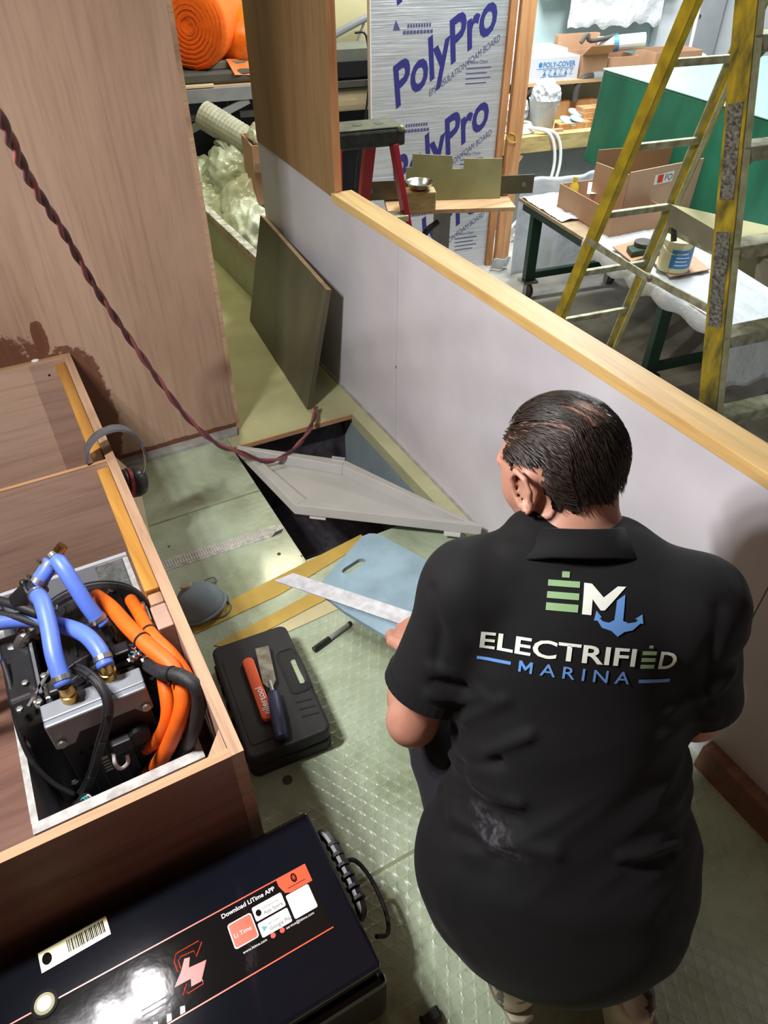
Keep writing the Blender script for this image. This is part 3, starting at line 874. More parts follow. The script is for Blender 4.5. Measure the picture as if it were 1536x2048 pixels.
rail(W(cu + .03, cv - .08, cz - .08), W(cu + .20, cv - .42, GZ), .028, .07, M['red_rail'], sl)
rail(W(cu - .05, cv + .04, cz - .08), W(cu - .12, cv + .36, GZ), .055, .05, M['red_rail'], sl)
rail(W(cu - .26, cv - .08, cz - .08), W(cu - .40, cv - .42, GZ), .028, .07, M['red_rail'], sl)
rail(W(cu - .22, cv + .07, cz - .08), W(cu - .30, cv + .36, GZ), .028, .05, M['red_rail'], sl)
for k in range(4):
    t = (.32 + .3 * k) / 1.38
    a = W(cu - .26, cv - .08, cz - .08).lerp(W(cu - .40, cv - .42, GZ), t); b = W(cu + .03, cv - .08, cz - .08).lerp(W(cu + .20, cv - .42, GZ), t)
    obj('step', beam(a, b, .085, .03), M['alu_light'], sl, bevel=.003)

# ================================================================== STAND with laminate plates beside the ladder
st = thing('work_stand', 'low stand with a plywood shelf carrying plates and a block', 'stand', W(2.0, 3.55, GZ))
ba, bb = at(775, 420, Z=.30), at(1030, 412, Z=.30)
d = (bb - ba).normalized(); s = Vector((-d.y, d.x, 0))
if s.y < 0: s = -s
obj('shelf_board', hexa(NB(), [p + Vector((0, 0, dz)) for dz in (-.022, 0) for p in (ba - s * .02, bb - s * .02, bb + s * .20, ba + s * .20)]), M['shelf_wood'], st)
mid = ba.lerp(bb, .45) + s * .09
obj('post', bx((mid.x - .035, mid.y - .035, GZ), (mid.x + .035, mid.y + .035, .278)), M['grey_steel'], st)
obj('clamp_lever', tube([Vector((mid.x - .06, mid.y - .05, .22)), Vector((mid.x - .15, mid.y - .06, .17)), Vector((mid.x - .16, mid.y - .06, .05)), Vector((mid.x - .12, mid.y - .06, -.05))], .017, 8, 4), M['black'], st)
for a in range(3):
    an = math.radians(120 * a + 20)
    obj('foot', beam(Vector((mid.x, mid.y, GZ + .22)), Vector((mid.x + .3 * math.cos(an), mid.y + .3 * math.sin(an), GZ + .012)), .04, .024), M['grey_steel'], st)
# plates on the shelf: olive laminate plate with a notch, drab angle bars, block, steel bowl
pl = thing('laminate_plate', 'olive laminate plate with a square notch standing on the shelf', 'plate', ba.lerp(bb, .5) + s * .11)
pa, pb = at(814, 402, Z=.302), at(1000, 396, Z=.302)
e = (pb - pa).normalized(); L = (pb - pa).length; upp = Vector((0, 0, 1)) + s * .16
def pp(x, z): return pa + e * (x * L) + upp * z
poly = [(-.01, 0), (1.0, 0), (1.0, .20), (.60, .205), (.595, .155), (.475, .155), (.47, .22), (.06, .235), (.05, .17), (-.01, .17)]
obj('plate', prism([pp(x, z) for x, z in poly], s * .008), M['olive_frp'], pl)
an = thing('angle_bar', 'long drab metal angle bar with bolt holes behind the olive plate', 'angle bar', pa + s * .03)
a0, a1 = at(728, 392, Z=.36) + s * .08, at(1074, 376, Z=.36) + s * .08
obj('flange', beam(a0, a1, .006, .10, (0, 0, 1)), M['oliverail'], an)
obj('flange', beam(a0 + s * .03 - Vector((0, 0, .047)), a1 + s * .03 - Vector((0, 0, .047)), .06, .006, (0, 0, 1)), M['oliverail'], an)
for t in (.04, .78, .94):
    c = a0.lerp(a1, t)
    obj('bolt', cyl(c - s * .012, c + s * .004, .013, 10), M['steel_dull'], an)
c0 = at(838, 418, Z=.302)
blk = obj('wood_block', beam(c0 - d * .085 + Vector((0, 0, .052)), c0 + d * .085 + Vector((0, 0, .052)), .10, .10), M['rawblock'], bevel=.006)
tag(blk, 'raw wooden block under the steel bowl', 'wood block')
bowl = obj('steel_bowl', lathe([(.0, 0), (.035, .001), (.06, .016), (.074, .040), (.077, .041), (.073, .037), (.056, .014), (.03, .004), (0, .003)],
                               c0 + Vector((0, 0, .103)), seg=32), M['steel'], smooth=True)
tag(bowl, 'shiny steel bowl standing on the wooden block', 'bowl')

# ================================================================== YELLOW STEPLADDER
yl = thing('yellow_stepladder', 'tall paint-spattered yellow fibreglass stepladder opened outside the wall', 'stepladder', W(2.25, 2.4, GZ))
def rearL(z): return W(2.095 + .0 * z, 3.0 - (z + .13) * .33, z)
def rearR(z): return W(2.57 - .10 * (z + .13), 3.0 - (z + .13) * .33, z)
def frontL(z): return W(2.06, 1.80 + (z - .0) * .305, z)
def frontR(z): return W(2.72 - .13 * z, 1.80 + (z - .0) * .305, z)
def chan(p0, p1, out, w, fl, m, name, parent, mf=None):
    """fibreglass channel rail: web + two flanges; out = direction the flanges point"""
    d = (p1 - p0).normalized(); out = Vector(out); out = (out - d * out.dot(d)).normalized()
    t = d.cross(out).normalized()
    o = obj(name, beam(p0, p1, .006, w, t), m, parent)
    for sgn in (-1, 1):
        q = t * (sgn * (w / 2 - .003)) + out * (fl / 2)
        obj('flange', beam(p0 + q, p1 + q, fl, .006, t), mf or m, o)
    return o
UX = W(1, 0, 0)
chan(rearL(GZ), rearL(1.9), UX, .062, .030, M['yellow_rail'], 'rear_rail', yl)
chan(rearR(GZ), rearR(1.9), -UX, .062, .030, M['yellow_rail'], 'rear_rail', yl, M['alu_light'])
chan(frontL(GZ), frontL(1.95), UX, .096, .034, M['yellow_dirty'], 'front_rail', yl, M['alu_light'])
chan(frontR(GZ), frontR(1.95), -UX, .096, .034, M['yellow_dirty'], 'front_rail', yl)
zr = [-.43, -.13, .175, .49, .80, 1.12, 1.43]
for z in zr:
    obj('rung', beam(rearL(z) + UX * .003, rearR(z) - UX * .003, .026, .028), M['alu_rung'], yl, bevel=.003)
for k, z in enumerate((-.31, 0.0, .31, .62, .93, 1.24, 1.55)):
    a, b = frontL(z) + UX * .004, frontR(z) - UX * .004
    tr = obj('tread', beam(a, b, .09, .05), M['alu_rung'], yl, bevel=.004)
    for p, sg in ((a, 1), (b, -1)):
        p = p - Vector((0, 0, .026))
        obj('gusset', prism([p - W(0, .012, 0), p - W(0, .012, 0) + UX * sg * .10, p - W(0, .012, 0) - Vector((0, 0, .10))], W(0, .024, 0)), M['alu_light'], tr)
def spread(pl_, pf, name='spreader'):
    m_ = pl_.lerp(pf, .52) - Vector((0, 0, .012))
    o = obj(name, beam(pl_, m_, .008, .030), M['alu_rung'], yl)
    obj('link', beam(m_ - (m_ - pl_).normalized() * .03 + UX * .009, pf + UX * .009, .008, .030), M['alu_rung'], o)
    obj('pivot', cyl(m_ - UX * .008, m_ + UX * .02, .010, 10), M['steel_dull'], o)
spread(W(2.085, 2.835, .365), W(2.075, 1.905, .395))
spread(W(2.54, 2.835, .365), W(2.56, 1.905, .395))
obj('hinge_clip', beam(W(2.53, 2.80, .44), W(2.53, 2.76, .33), .02, .02), M['black_top'], yl)
for z, h in ((.93, .30), (.52, .34)):
    p = frontL(z) - UX * .0045
    dz = (frontL(1) - frontL(0)).normalized()
    obj('warning_sticker', beam(p - dz * h / 2, p + dz * h / 2, .002, .066, W(0, 1, 0)), M['sticker'], yl, label='worn black and white warning sticker')
obj('ladder_top', beam(W(2.03, 2.36, 1.93), W(2.50, 2.36, 1.93), .18, .05), M['yellow_rail'], yl, bevel=.005)
for q in (rearL, rearR, frontL, frontR):
    obj('foot', bx((-.035, -.05, 0), (.035, .05, .03), Matrix.Translation(q(GZ))), M['rubber'], yl, bevel=.004)
pk = thing('scaffold_plank', 'grey scaffold board with a top coloured pale as lit, lying skewed on the yellow ladder', 'plank', W(2.44, 1.9, .50))
n0, n1, f1_ = at(1342, 409, Z=.575), at(1536, 522, Z=.575), at(1536, 452, Z=.575)
n1 = n0 + (n1 - n0) * 1.5; f1_ = n0 + (f1_ - n0) * 1.5; n0b = n0 + (f1_ - n0) * .03
obj('plank', prism([p - Vector((0, 0, .085)) for p in (n0, n1, f1_, n0b)], (0, 0, .084)), M['plank'], pk, bevel=.003)
obj('lit_top', prism([p - Vector((0, 0, .001)) for p in (n0, n1, f1_, n0b)], (0, 0, .002)), M['plank_top'], pk)  # thin top layer coloured as lit

# ================================================================== GREEN TABLE on casters
tb = thing('steel_table', 'dark green steel table on casters covered with plastic and boxes', 'table', W(3.5, 3.4, GZ))
TZ = 0.0
obj('tabletop', bx((2.70, 2.40, TZ - .022), (4.30, 4.56, TZ), WM), M['table_top'], tb, bevel=.002)
obj('apron', bx((2.72, 2.44, TZ - .075), (2.75, 4.52, TZ - .022), WM), M['green_metal'], tb)
obj('apron', bx((2.75, 4.47, TZ - .075), (4.25, 4.50, TZ - .022), WM), M['green_metal'], tb)
for (u, v) in ((2.80, 4.45), (3.52, 4.45), (2.80, 2.98), (3.62, 2.96)):
    obj('leg', bx((u - .04, v - .025, GZ + .13), (u + .04, v + .025, TZ - .022), WM), M['green_metal'], tb, bevel=.004)
    cs = obj('caster', beam(W(u, v, GZ + .055) - UX * .018, W(u, v, GZ + .055) - UX * .014, .05, .10), M['steel_dull'], tb)
    obj('fork', beam(W(u, v, GZ + .055) + UX * .014, W(u, v, GZ + .055) + UX * .018, .05, .10), M['steel_dull'], cs)
    obj('plate', bx((u - .06, v - .05, GZ + .112), (u + .06, v + .05, GZ + .13), WM), M['steel_dull'], cs)
    obj('wheel', lathe([(.02, -.014), (.05, -.014), (.055, -.006), (.055, .006), (.05, .014), (.02, .014)], W(u, v - .02, GZ + .055), UX, 24), M['rubber'], cs, smooth=False)
obj('stretcher', bx((2.84, 4.43, GZ + .14), (3.48, 4.47, GZ + .19), WM), M['green_metal'], tb)
obj('stretcher', bx((2.84, 2.96, GZ + .14), (3.58, 3.0, GZ + .19), WM), M['green_metal'], tb)
# poly sheet on the near half of the table, hanging over the end
def sheet(u0, u1, v0, v1, z, amp, drop, seed):
    def fn(s, t):
        u, v = u0 + (u1 - u0) * s, v0 + (v1 - v0) * t
        q = Vector((u * 7, v * 7, seed))
        h = amp * abs(noise.noise(q)) + amp * .5 * abs(noise.noise(q * 2.7))
        zz = z + .003 + h
        if u < 2.70:
            zz = z - (2.70 - u) * (1.4 + 1.6 * abs(noise.noise(Vector((v * 4, 3, seed))))); u = 2.694 - (2.70 - u) * .12
        if v < 2.40:
            zz = min(zz, z - (2.40 - v) * drop + .012 * math.sin(u * 30)); v = 2.392 - (2.40 - v) * .15
        return W(u, v, zz)
    return grid(fn, 44, 44)
o = obj('plastic_sheet', sheet(2.65, 3.5, 2.12, 3.72, TZ, .022, 1.1, 3.0), M['plastic_white'], smooth=True)
tag(solid(o, .0015), 'crumpled shiny plastic sheet over the near end of the green table', 'plastic sheet')
o = obj('plastic_sheet', sheet(2.71, 3.35, 4.0, 4.54, TZ, .018, 0, 9.0), M['plastic_white'], smooth=True)
tag(solid(o, .0015), 'white plastic wrap on the far corner of the green table', 'plastic sheet')
def hang(fn, n, m, name, lab, cat):
    o = obj(name, grid(fn, n, 26), m, smooth=True); solid(o, .003); return tag(o, lab, cat)
hang(lambda s, t: W(2.84 + .95 * s, 4.78 + .03 * math.sin(s * 11) + .012 * math.sin(s * 27 + t * 3), GZ + .02 + .72 * t), 40, M['drape'],
     'white_drape', 'white plastic drape hanging behind the far end of the green table', 'drape')
hang(lambda s, t: W(2.76 + .16 * s, 4.93 + .02 * math.sin(s * 9) + .05 * (1 - t), GZ + .01 + .10 * t), 30, M['drape'],
     'white_drape', 'scrap of white plastic heaped at the foot of the studs', 'drape')
hang(lambda s, t: W(3.3 + .7 * s, 2.41 + .02 * math.sin(s * 34) - .05 * (1 - t), -.35 + .37 * t), 34, M['drape'],
     'white_drape', 'white plastic skirt hanging over the right end of the green table', 'drape')
# cartons on the table
def carton(name, lab, u0, u1, v0, v1, z0, h, m, flaps=0, t=.006, group=None, rot=0.0):
    c = W((u0 + u1) / 2, (v0 + v1) / 2, z0)
    b = thing(name, lab, 'carton', c, group)
    R = Matrix.Translation(c) @ Matrix.Rotation(rot, 4, 'Z') @ Matrix.Translation(-c) @ WM
    for lo, hi in (((u0, v0, z0), (u0 + t, v1, z0 + h)), ((u1 - t, v0, z0), (u1, v1, z0 + h)),
                   ((u0 + t, v0, z0), (u1 - t, v0 + t, z0 + h)), ((u0 + t, v1 - t, z0), (u1 - t, v1, z0 + h))):
        obj('side', bx(lo, hi, R), m, b)
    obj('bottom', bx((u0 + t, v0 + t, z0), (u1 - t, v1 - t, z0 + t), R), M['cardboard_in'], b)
    for k in range(flaps):
        w = (v1 - v0) * .45; a = math.radians((55, 20)[k])
        if k == 0: q = [(u0, v0, z0 + h), (u1, v0, z0 + h), (u1, v0 - w * math.sin(a), z0 + h + w * math.cos(a)), (u0, v0 - w * math.sin(a), z0 + h + w * math.cos(a))]
        else: q = [(u0, v1, z0 + h), (u1, v1, z0 + h), (u1, v1 + w * math.sin(a), z0 + h + w * math.cos(a)), (u0, v1 + w * math.sin(a), z0 + h + w * math.cos(a))]
        obj('flap', prism([R @ Vector(p) for p in q], (0, 0, t)), m, b)
    return b
carton('open_carton', 'low open carton full of tools and bottles on the green table', 2.84, 3.20, 3.66, 4.28, TZ + .004, .15, M['cardboard'])
bc = thing('upright_carton', 'tall pale carton with a red and white label standing open on the table', 'carton', W(3.2, 3.55, 0))
f0, f1 = at(1236, 460, Z=.004), at(1388, 428, Z=.004)
e = (f1 - f0).normalized(); nn = Vector((e.y, -e.x, 0));
if nn.y > 0: nn = -nn
obj('front_panel', prism([f0, f1, f1 + Vector((0, 0, .35)) + e * .02, f0 + Vector((0, 0, .34)) + e * .01], -nn * .008), M['cardboard_pale'], bc)
bk = -nn * .30
obj('side_panel', prism([f1, f1 + bk, f1 + bk + Vector((0, 0, .33)), f1 + Vector((0, 0, .33))], e * .008), M['cardboard'], bc)
obj('side_panel', prism([f0, f0 + bk, f0 + bk + Vector((0, 0, .33)), f0 + Vector((0, 0, .33))], -e * .008), M['cardboard'], bc)
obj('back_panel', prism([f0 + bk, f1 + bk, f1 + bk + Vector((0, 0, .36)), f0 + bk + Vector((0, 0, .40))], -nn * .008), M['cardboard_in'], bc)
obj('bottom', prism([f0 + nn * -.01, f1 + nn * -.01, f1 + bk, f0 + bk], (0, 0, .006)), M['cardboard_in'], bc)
LM = frame_from(f0 + e * .215 + Vector((0, 0, .245)) + nn * .002, e, Vector((0, 0, 1)))
flat([(0, -.005), (.15, 0), (.155, .062), (.0, .055)], LM, M['white_print'], bc, 'label_patch')
LM2 = frame_from(f0 + e * .215 + Vector((0, 0, .245)) + nn * .004, e, Vector((0, 0, 1)))
flat([(.025, .005), (.068, .006), (.068, .052), (.022, .05)], LM2, M['red_print'], bc, 'label_red')
text('FO', LM2 @ Matrix.Translation((.08, .012, 0)), M['grey_print'], bc, .052)
# what stands in the open carton
def bottle(u, v, z, r, h, m, cap, lab, name='bottle'):
    b = thing(name, lab, 'bottle', W(u, v, z), 'bottles in the open carton')
    obj('body', lathe([(r * .9, 0), (r, .005), (r, h * .7), (r * .5, h * .82), (r * .45, h * .86)], W(u, v, z), seg=14), m, b, smooth=True)
    obj('cap', lathe([(r * .5, h * .86), (r * .5, h), (r * .3, h * 1.01)], W(u, v, z), seg=12), cap, b)
bottle(2.90, 4.20, .012, .030, .20, M['wire_yellow'], M['wire_yellow'], 'yellow squeeze bottle in the left corner of the open carton')
bottle(3.00, 3.86, .012, .030, .20, M['can_white'], M['white_print'], 'cream bottle in the middle of the open carton')
bottle(3.12, 3.74, .012, .026, .12, M['white_print'], M['wire_pink'], 'small white bottle beside the tall pale carton')
o = thing('power_sander', 'dark grimy power tool sticking out of the open carton', 'power tool', W(3.06, 3.98, .012))
obj('body', ico(W(3.06, 3.98, .20), .085, 3, .12, 3, (1.3, .8, .75)), M['black_top'], o, smooth=True)
obj('handle', cyl(W(3.04, 3.97, .012), W(3.05, 3.97, .20), .034, 12), M['black_top'], o)
obj('paper_sheet', prism([W(2.88, 4.02, .157), W(3.02, 4.22, .160), W(3.10, 4.16, .165), W(2.97, 3.98, .160)], (0, 0, .001)), M['white_print'], o)
# plates, puck and can on the sheet
def slab(name, pts, z, t, m, lab, cat):
    o = obj(name, prism([at(x, y, Z=z) for x, y in pts], (0, 0, t)), m); return tag(o, lab, cat)
slab('cardboard_sheet', [(1225, 495), (1290, 478), (1335, 500), (1262, 525)], .028, .006, M['cardboard'], 'flat cardboard scrap under the green tin on the table', 'cardboard')
slab('cardboard_sheet', [(1300, 520), (1370, 500), (1420, 540), (1340, 555)], .028, .006, M['cardboard_pale'], 'flat cardboard scrap under the paint can', 'cardboard')
o = thing('green_tin', 'flat green tin with a dark round lid on the table', 'tin', at(1282, 502, Z=.036))
obj('body', prism([at(x, y, Z=.036) for x, y in ((1252, 502), (1290, 492), (1300, 508), (1262, 515))], (0, 0, .03)), M['green_metal'], o, bevel=.004)
obj('lid', lathe([(.055, 0), (.055, .02), (.045, .025)], at(1287, 490, Z=.068), seg=20), M['grey_slab'], o)
pc = at(1345, 536, Z=.036)
o = thing('paint_can', 'cream paint can with a blue label and wire handle on the table', 'paint can', pc)
obj('can', lathe([(.085, 0), (.088, .006), (.086, .012), (.086, .155), (.09, .165), (.084, .17), (.076, .168)], pc, seg=28), M['can_white'], o, smooth=True)
bmn = NB()
tocam = (EYE - pc); a0_ = math.atan2(tocam.y, tocam.x)
def lab_fn(s, t):
    a = a0_ - .25 + s * 1.5
    return pc + Vector((.0868 * math.cos(a), .0868 * math.sin(a), .028 + .10 * t))
obj('label', grid(lab_fn, 12, 1), M['can_blue'], o)
for k in range(4):
    obj('label_text', grid(lambda s, t, k=k: pc + Vector((.0874 * math.cos(a0_ + .05 + s * (.9 - .15 * (k % 2))), .0874 * math.sin(a0_ + .05 + s * (.9 - .15 * (k % 2))), .045 + .02 * k + .005 * t)), 8, 1), M['white_print'], o)
obj('handle', tube([pc + Vector((.088 * math.cos(a0_ + a), .088 * math.sin(a0_ + a), .15 - .045 * math.sin((a + 1.4) / 2.8 * math.pi))) * 1.0 for a in (-1.4, -.9, -.3, .3, .9, 1.4)], .0025, 6, 4), M['steel'], o)
slab('plastic_film', [(1318, 475), (1345, 440), (1375, 455), (1372, 500), (1335, 490)], .03, .02, M['white_print'], 'crumpled white film behind the paint can', 'film')

# ================================================================== GREEN MOULD
gm = thing('boat_mould', 'large dark green moulded box with a pale teal top on the table', 'mould', W(4.3, 3.8, 0))
g = [(3.56, 2.1), (5.6, 2.1), (5.6, 5.10), (3.56, 5.10)]
obj('body', hexa(NB(), [W(u, v, .03) for u, v in g] + [W(u + (.03 if u < 4 else -.03), v + (.02 if v < 3 else -.02), .645) for u, v in g]), M['green_mould'], gm, bevel=.012)
obj('top', prism([W(u, v, .645) for u, v in ((3.585, 2.13), (5.58, 2.13), (5.58, 5.085), (3.585, 5.085))], (0, 0, .012)), M['teal_top'], gm, bevel=.006)
sp = thing('mould_trestle', 'green steel trestle under the far part of the mould', 'trestle', W(4.9, 3.6, GZ))
for (u, v) in ((4.5, 2.4), (5.4, 2.4), (4.5, 4.7), (5.4, 4.7)):
    obj('leg', bx((u - .04, v - .04, GZ), (u + .04, v + .04, -.03), WM), M['green_metal'], sp)
for v in (2.4, 4.7): obj('beam', bx((3.6, v - .04, -.03), (5.5, v + .04, .03), WM), M['green_metal'], sp)

# ================================================================== WORKBENCH at the far wall
wb = thing('workbench', 'rough lumber workbench against the far wall', 'workbench', W(4.0, 6.0, GZ))
BZ = .10
obj('top_board', bx((2.95, 5.66, BZ - .03), (5.3, 6.42, BZ), WM), M['bench_wood'], wb)
obj('front_rail', bx((2.95, 5.62, BZ - .12), (5.3, 5.66, BZ), WM), M['bench_wood'], wb)
obj('skirt', bx((3.06, 5.80, GZ), (5.2, 5.81, BZ - .03), WM), M['greypaint'], wb)  # added panel that catches light, standing in for the grey wall behind
obj('brace', beam(W(3.30, 5.66, BZ - .12), W(3.05, 5.75, GZ + .25), .05, .09), M['stud'], wb)
for u in (3.0, 5.2): obj('leg', bx((u - .045, 5.68, GZ), (u + .045, 5.77, BZ - .12), WM), M['stud'], wb)
sh = thing('wall_shelf', 'plain board shelf above the workbench carrying cartons', 'shelf', W(4.2, 6.3, .36))
SZ = .41
obj('board', bx((3.42, 6.02, SZ - .028), (5.6, 6.44, SZ), WM), M['shelf_wood'], sh)
obj('bracket', beam(W(3.62, 6.05, SZ - .03), W(3.55, 6.40, .12), .03, .02), M['greypost'], sh)
cb = carton('white_carton', 'long white carton with blue printing on the wall shelf', 3.36, 4.01, 6.04, 6.36, SZ + .001, .165, M['white_box'])
obj('lid', bx((3.36, 6.04, SZ + .166), (4.01, 6.36, SZ + .173), WM), M['white_box'], cb)
def wfr(u, z, v=6.04): return frame_from(W(u, v, z), W(1, 0, 0), (0, 0, 1), .002)
text('POLY-COVER', wfr(3.66, SZ + .105), M['can_blue'], cb, .052, bold=.001)
flat([(0, 0), (.36, 0), (.36, .004), (0, .004)], wfr(3.60, SZ + .092), M['can_blue'], cb, 'rule')
for k in range(6):
    x_ = 3.665 + .052 * k
    flat([(0, 0), (.034, 0), (.034, .004), (0, .004)], wfr(x_, SZ + .044), M['can_blue'], cb, 'carton_symbol')
    flat([(0, .004), (.004, .004), (.030, .036), (.024, .036)] if k % 2 else [(.004, .006), (.030, .006), (.017, .034)], wfr(x_, SZ + .044), M['can_blue'], cb, 'carton_symbol')
    flat([(0, .036), (.034, .036), (.034, .040), (0, .040)], wfr(x_, SZ + .044), M['can_blue'], cb, 'carton_symbol')
flat([(0, 0), (.25, 0), (.25, .006), (0, .006)], wfr(3.65, SZ + .03), M['can_blue'], cb, 'rule')
flat(rrect(.035, .035, .015), wfr(3.635, SZ + .124), M['can_blue'], cb, 'emblem')
o = obj('foam_sheet', bx((3.38, 6.10, SZ + .174), (3.92, 6.40, SZ + .224), WM), M['white_foam'], bevel=.004); tag(o, 'white foam sheet lying on the white carton', 'foam sheet')
carton('brown_carton', 'small brown carton with open flaps next to the white carton', 4.04, 4.30, 6.05, 6.35, SZ + .001, .17, M['cardboard'], flaps=1)
carton('brown_carton', 'taller brown carton behind the one with open flaps', 3.98, 4.40, 6.37, 6.43, SZ + .001, .28, M['cardboard'])
carton('brown_carton', 'brown carton under the lying white roll on the wall shelf', 4.32, 4.62, 6.05, 6.35, SZ + .001, .14, M['cardboard'])
rl = thing('plastic_roll', 'short white roll with a blue band lying on the brown cartons', 'roll', W(4.45, 6.2, SZ + .14))
obj('roll', cyl(W(4.34, 6.30, SZ + .20), W(4.70, 6.12, SZ + .24), .062, 20), M['white_foam'], rl)
obj('band', cyl(W(4.46, 6.24, SZ + .2133), W(4.50, 6.22, SZ + .2178), .0635, 20), M['tape_blue'], rl)
o = obj('black_bar', tube([W(4.10, 6.2, SZ + .24), W(4.16, 6.2, SZ + .30), W(4.2, 6.2, SZ + .25), W(4.5, 6.25, SZ + .27)], .018, 8, 4), M['grey_slab']); tag(o, 'dark bent bar lying across the brown cartons', 'bar')
carton('brown_carton', 'wide brown tray carton of scraps further right on the shelf', 4.80, 5.30, 6.05, 6.35, SZ + .001, .15, M['cardboard'])
ky = thing('toy_boat_hull', 'small white bowl-shaped hull standing on the shelf by the post', 'hull', W(5.35, 6.25, SZ))
obj('hull', ico(W(5.42, 6.25, SZ + .05), .13, 3, 0, 1, (1, .45, .38)), M['white_print'], ky, smooth=True)
obj('mast', cyl(W(5.32, 6.25, SZ + .05), W(5.31, 6.25, SZ + .55), .016, 10), M['white_print'], ky)
# things on the bench
o = thing('plastic_bucket', 'translucent white bucket lined with a clear bag on the workbench', 'bucket', W(3.62, 5.95, BZ))
obj('bucket', lathe([(.095, 0), (.10, .004), (.125, .22), (.132, .225), (.12, .22), (.09, .01)], W(3.60, 5.85, BZ), seg=24), M['plastic_white'], o, smooth=True)
obj('liner', ico(W(3.61, 5.85, BZ + .23), .105, 5, .16, 2.6, (1, 1, 1.2), 3, ridge=True), M['plastic_white'], o, smooth=True)
o = obj('plastic_bag', ico(W(3.38, 5.98, BZ + .12), .11, 5, .18, 2.6, (1.1, 1, 1), 5, ridge=True), M['plastic_white'], smooth=True); tag(o, 'crumpled clear bag left of the bucket on the workbench', 'bag')
co = thing('hose_coil', 'coiled white hose on the bench with two loops hanging down in front', 'hose', W(3.34, 5.75, BZ))
for k in range(4):
    obj('loop', tube([W(3.36 + (.13 - .012 * k) * math.cos(a), 5.80 + (.10 - .01 * k) * math.sin(a), BZ + .012 + .017 * k) for a in [2 * math.pi * q / 14 for q in range(15)]], .011, 8, 3), M['hose_white'], co)
for k, off in enumerate((0, .055)):
    obj('hanging_run', tube([W(3.40, 5.72, BZ + .05), W(3.56 + off, 5.62, BZ - .0), W(3.60 + off, 5.56, BZ - .22), W(3.50 + off, 5.52, BZ - .45), W(3.28 + off * 1.6, 5.50, BZ - .62), W(3.12 + off * 2.2, 5.48, BZ - .75)], .0135, 8, 6), M['hose_white'], co)
for (u, v, z, r, lab) in ((3.84, 5.80, .045, .085, 'pale blue sanding disc lying lowest on the bench scraps'), (3.98, 5.92, .075, .075, 'pale blue sanding disc propped furthest right on the bench'),
                          (3.90, 5.78, .06, .06, 'small pale blue disc on top of the larger one')):
    o = obj('sanding_disc', lathe([(r, 0), (r, .008), (r * .3, .009)], W(u, v, BZ + z), W(.15, -.25, 1), 24), M['blue_disc']); tag(o, lab, 'disc', 'sanding discs on the bench')
for k, (u0, u1, v0, v1, z0, t, lab) in enumerate(((3.70, 4.02, 5.72, 5.80, 0, .045, 'dark offcut at the front of the bench'), (3.98, 4.25, 5.80, 6.0, 0, .05, 'wide brown offcut at the bottom of the pile by the mould'),
                                                  (3.99, 4.24, 5.82, 5.98, .051, .04, 'middle brown offcut of the pile by the mould'), (4.0, 4.23, 5.83, 5.97, .092, .03, 'top brown offcut of the pile by the mould'),
                                                  (3.55, 3.72, 5.68, 5.73, 0, .02, 'thin pale stick in front of the bucket'), (3.76, 4.3, 6.1, 6.2, 0, .13, 'long dark board at the back of the bench'))):
    o = obj('wood_offcut', bx((u0, v0, BZ + z0), (u1, v1, BZ + z0 + t), WM), M['cardboard'] if k in (4,) else M['stud']); tag(o, lab, 'offcut', 'offcuts on the bench')
o = thing('pipe_elbow', 'grey curved pipe elbow beside the mould on the bench', 'pipe', W(4.1, 6.0, BZ))
obj('elbow', tube([W(4.03, 6.05, BZ + .14), W(4.03, 6.05, BZ + .24), W(4.09, 6.05, BZ + .31), W(4.22, 6.05, BZ + .32)], .03, 12, 6), M['grey_slab'], o)
obj('collar', cyl(W(4.17, 6.05, BZ + .32), W(4.26, 6.05, BZ + .32), .036, 14), M['greypost'], o)
# --- roll of fibreglass cloth on the wall
rc = thing('cloth_roll', 'roll of white glass cloth on the far wall with a ragged hanging end', 'cloth roll', W(4.6, 6.75, .85))
obj('roll', cyl(W(4.05, 6.78, 1.03), W(5.4, 6.78, 1.03), .13, 24), M['white_foam'], rc)
obj('core', cyl(W(4.02, 6.78, 1.03), W(4.06, 6.78, 1.03), .10, 24), M['cardboard'], rc)
obj('hanging_cloth', grid(lambda s, t: W(4.22 + 1.0 * s, 6.63 + .018 * noise.noise(Vector((s * 7, t * 3, 1))), 1.03 - (.33 + .06 * noise.noise(Vector((s * 9, 0, 2))) + .015 * noise.noise(Vector((s * 60, 0, 2)))) * t), 60, 12), M['plastic_white'], rc, smooth=True)

# ================================================================== LEFT BACKGROUND: rack with orange rolls, bags
rk = thing('steel_rack', 'grey steel rack with a board shelf behind the bulkhead edge', 'rack', W(.9, 5.6, GZ))
RZ = .72
obj('shelf', bx((.1, 5.05, RZ - .03), (1.45, 5.9, RZ), WM), M['shelf_wood'], rk)
obj('front_rail', bx((.1, 5.0, RZ - .075), (1.45, 5.05, RZ - .005), WM), M['grey_steel'], rk)
obj('brace', beam(W(.35, 5.02, RZ - .30), W(.95, 5.02, RZ - .08), .03, .04), M['grey_steel'], rk)
obj('cross_rail', bx((.1, 5.6, RZ - .30), (1.45, 5.63, RZ - .26), WM), M['grey_steel'], rk)
for u in (.12, 1.43): obj('post', bx((u - .02, 5.02, GZ), (u + .02, 5.06, 1.6), WM), M['grey_steel'], rk)
obj('post', bx((.92, 5.55, GZ), (.98, 5.6, RZ - .03), WM), M['darkwall'], rk)
sl_ = obj('grey_slab', bx((.30, 5.08, RZ + .001), (1.05, 5.5, RZ + .075), WM), M['grey_slab'], bevel=.02); tag(sl_, 'dark grey slab on the rack under the orange rolls', 'slab')
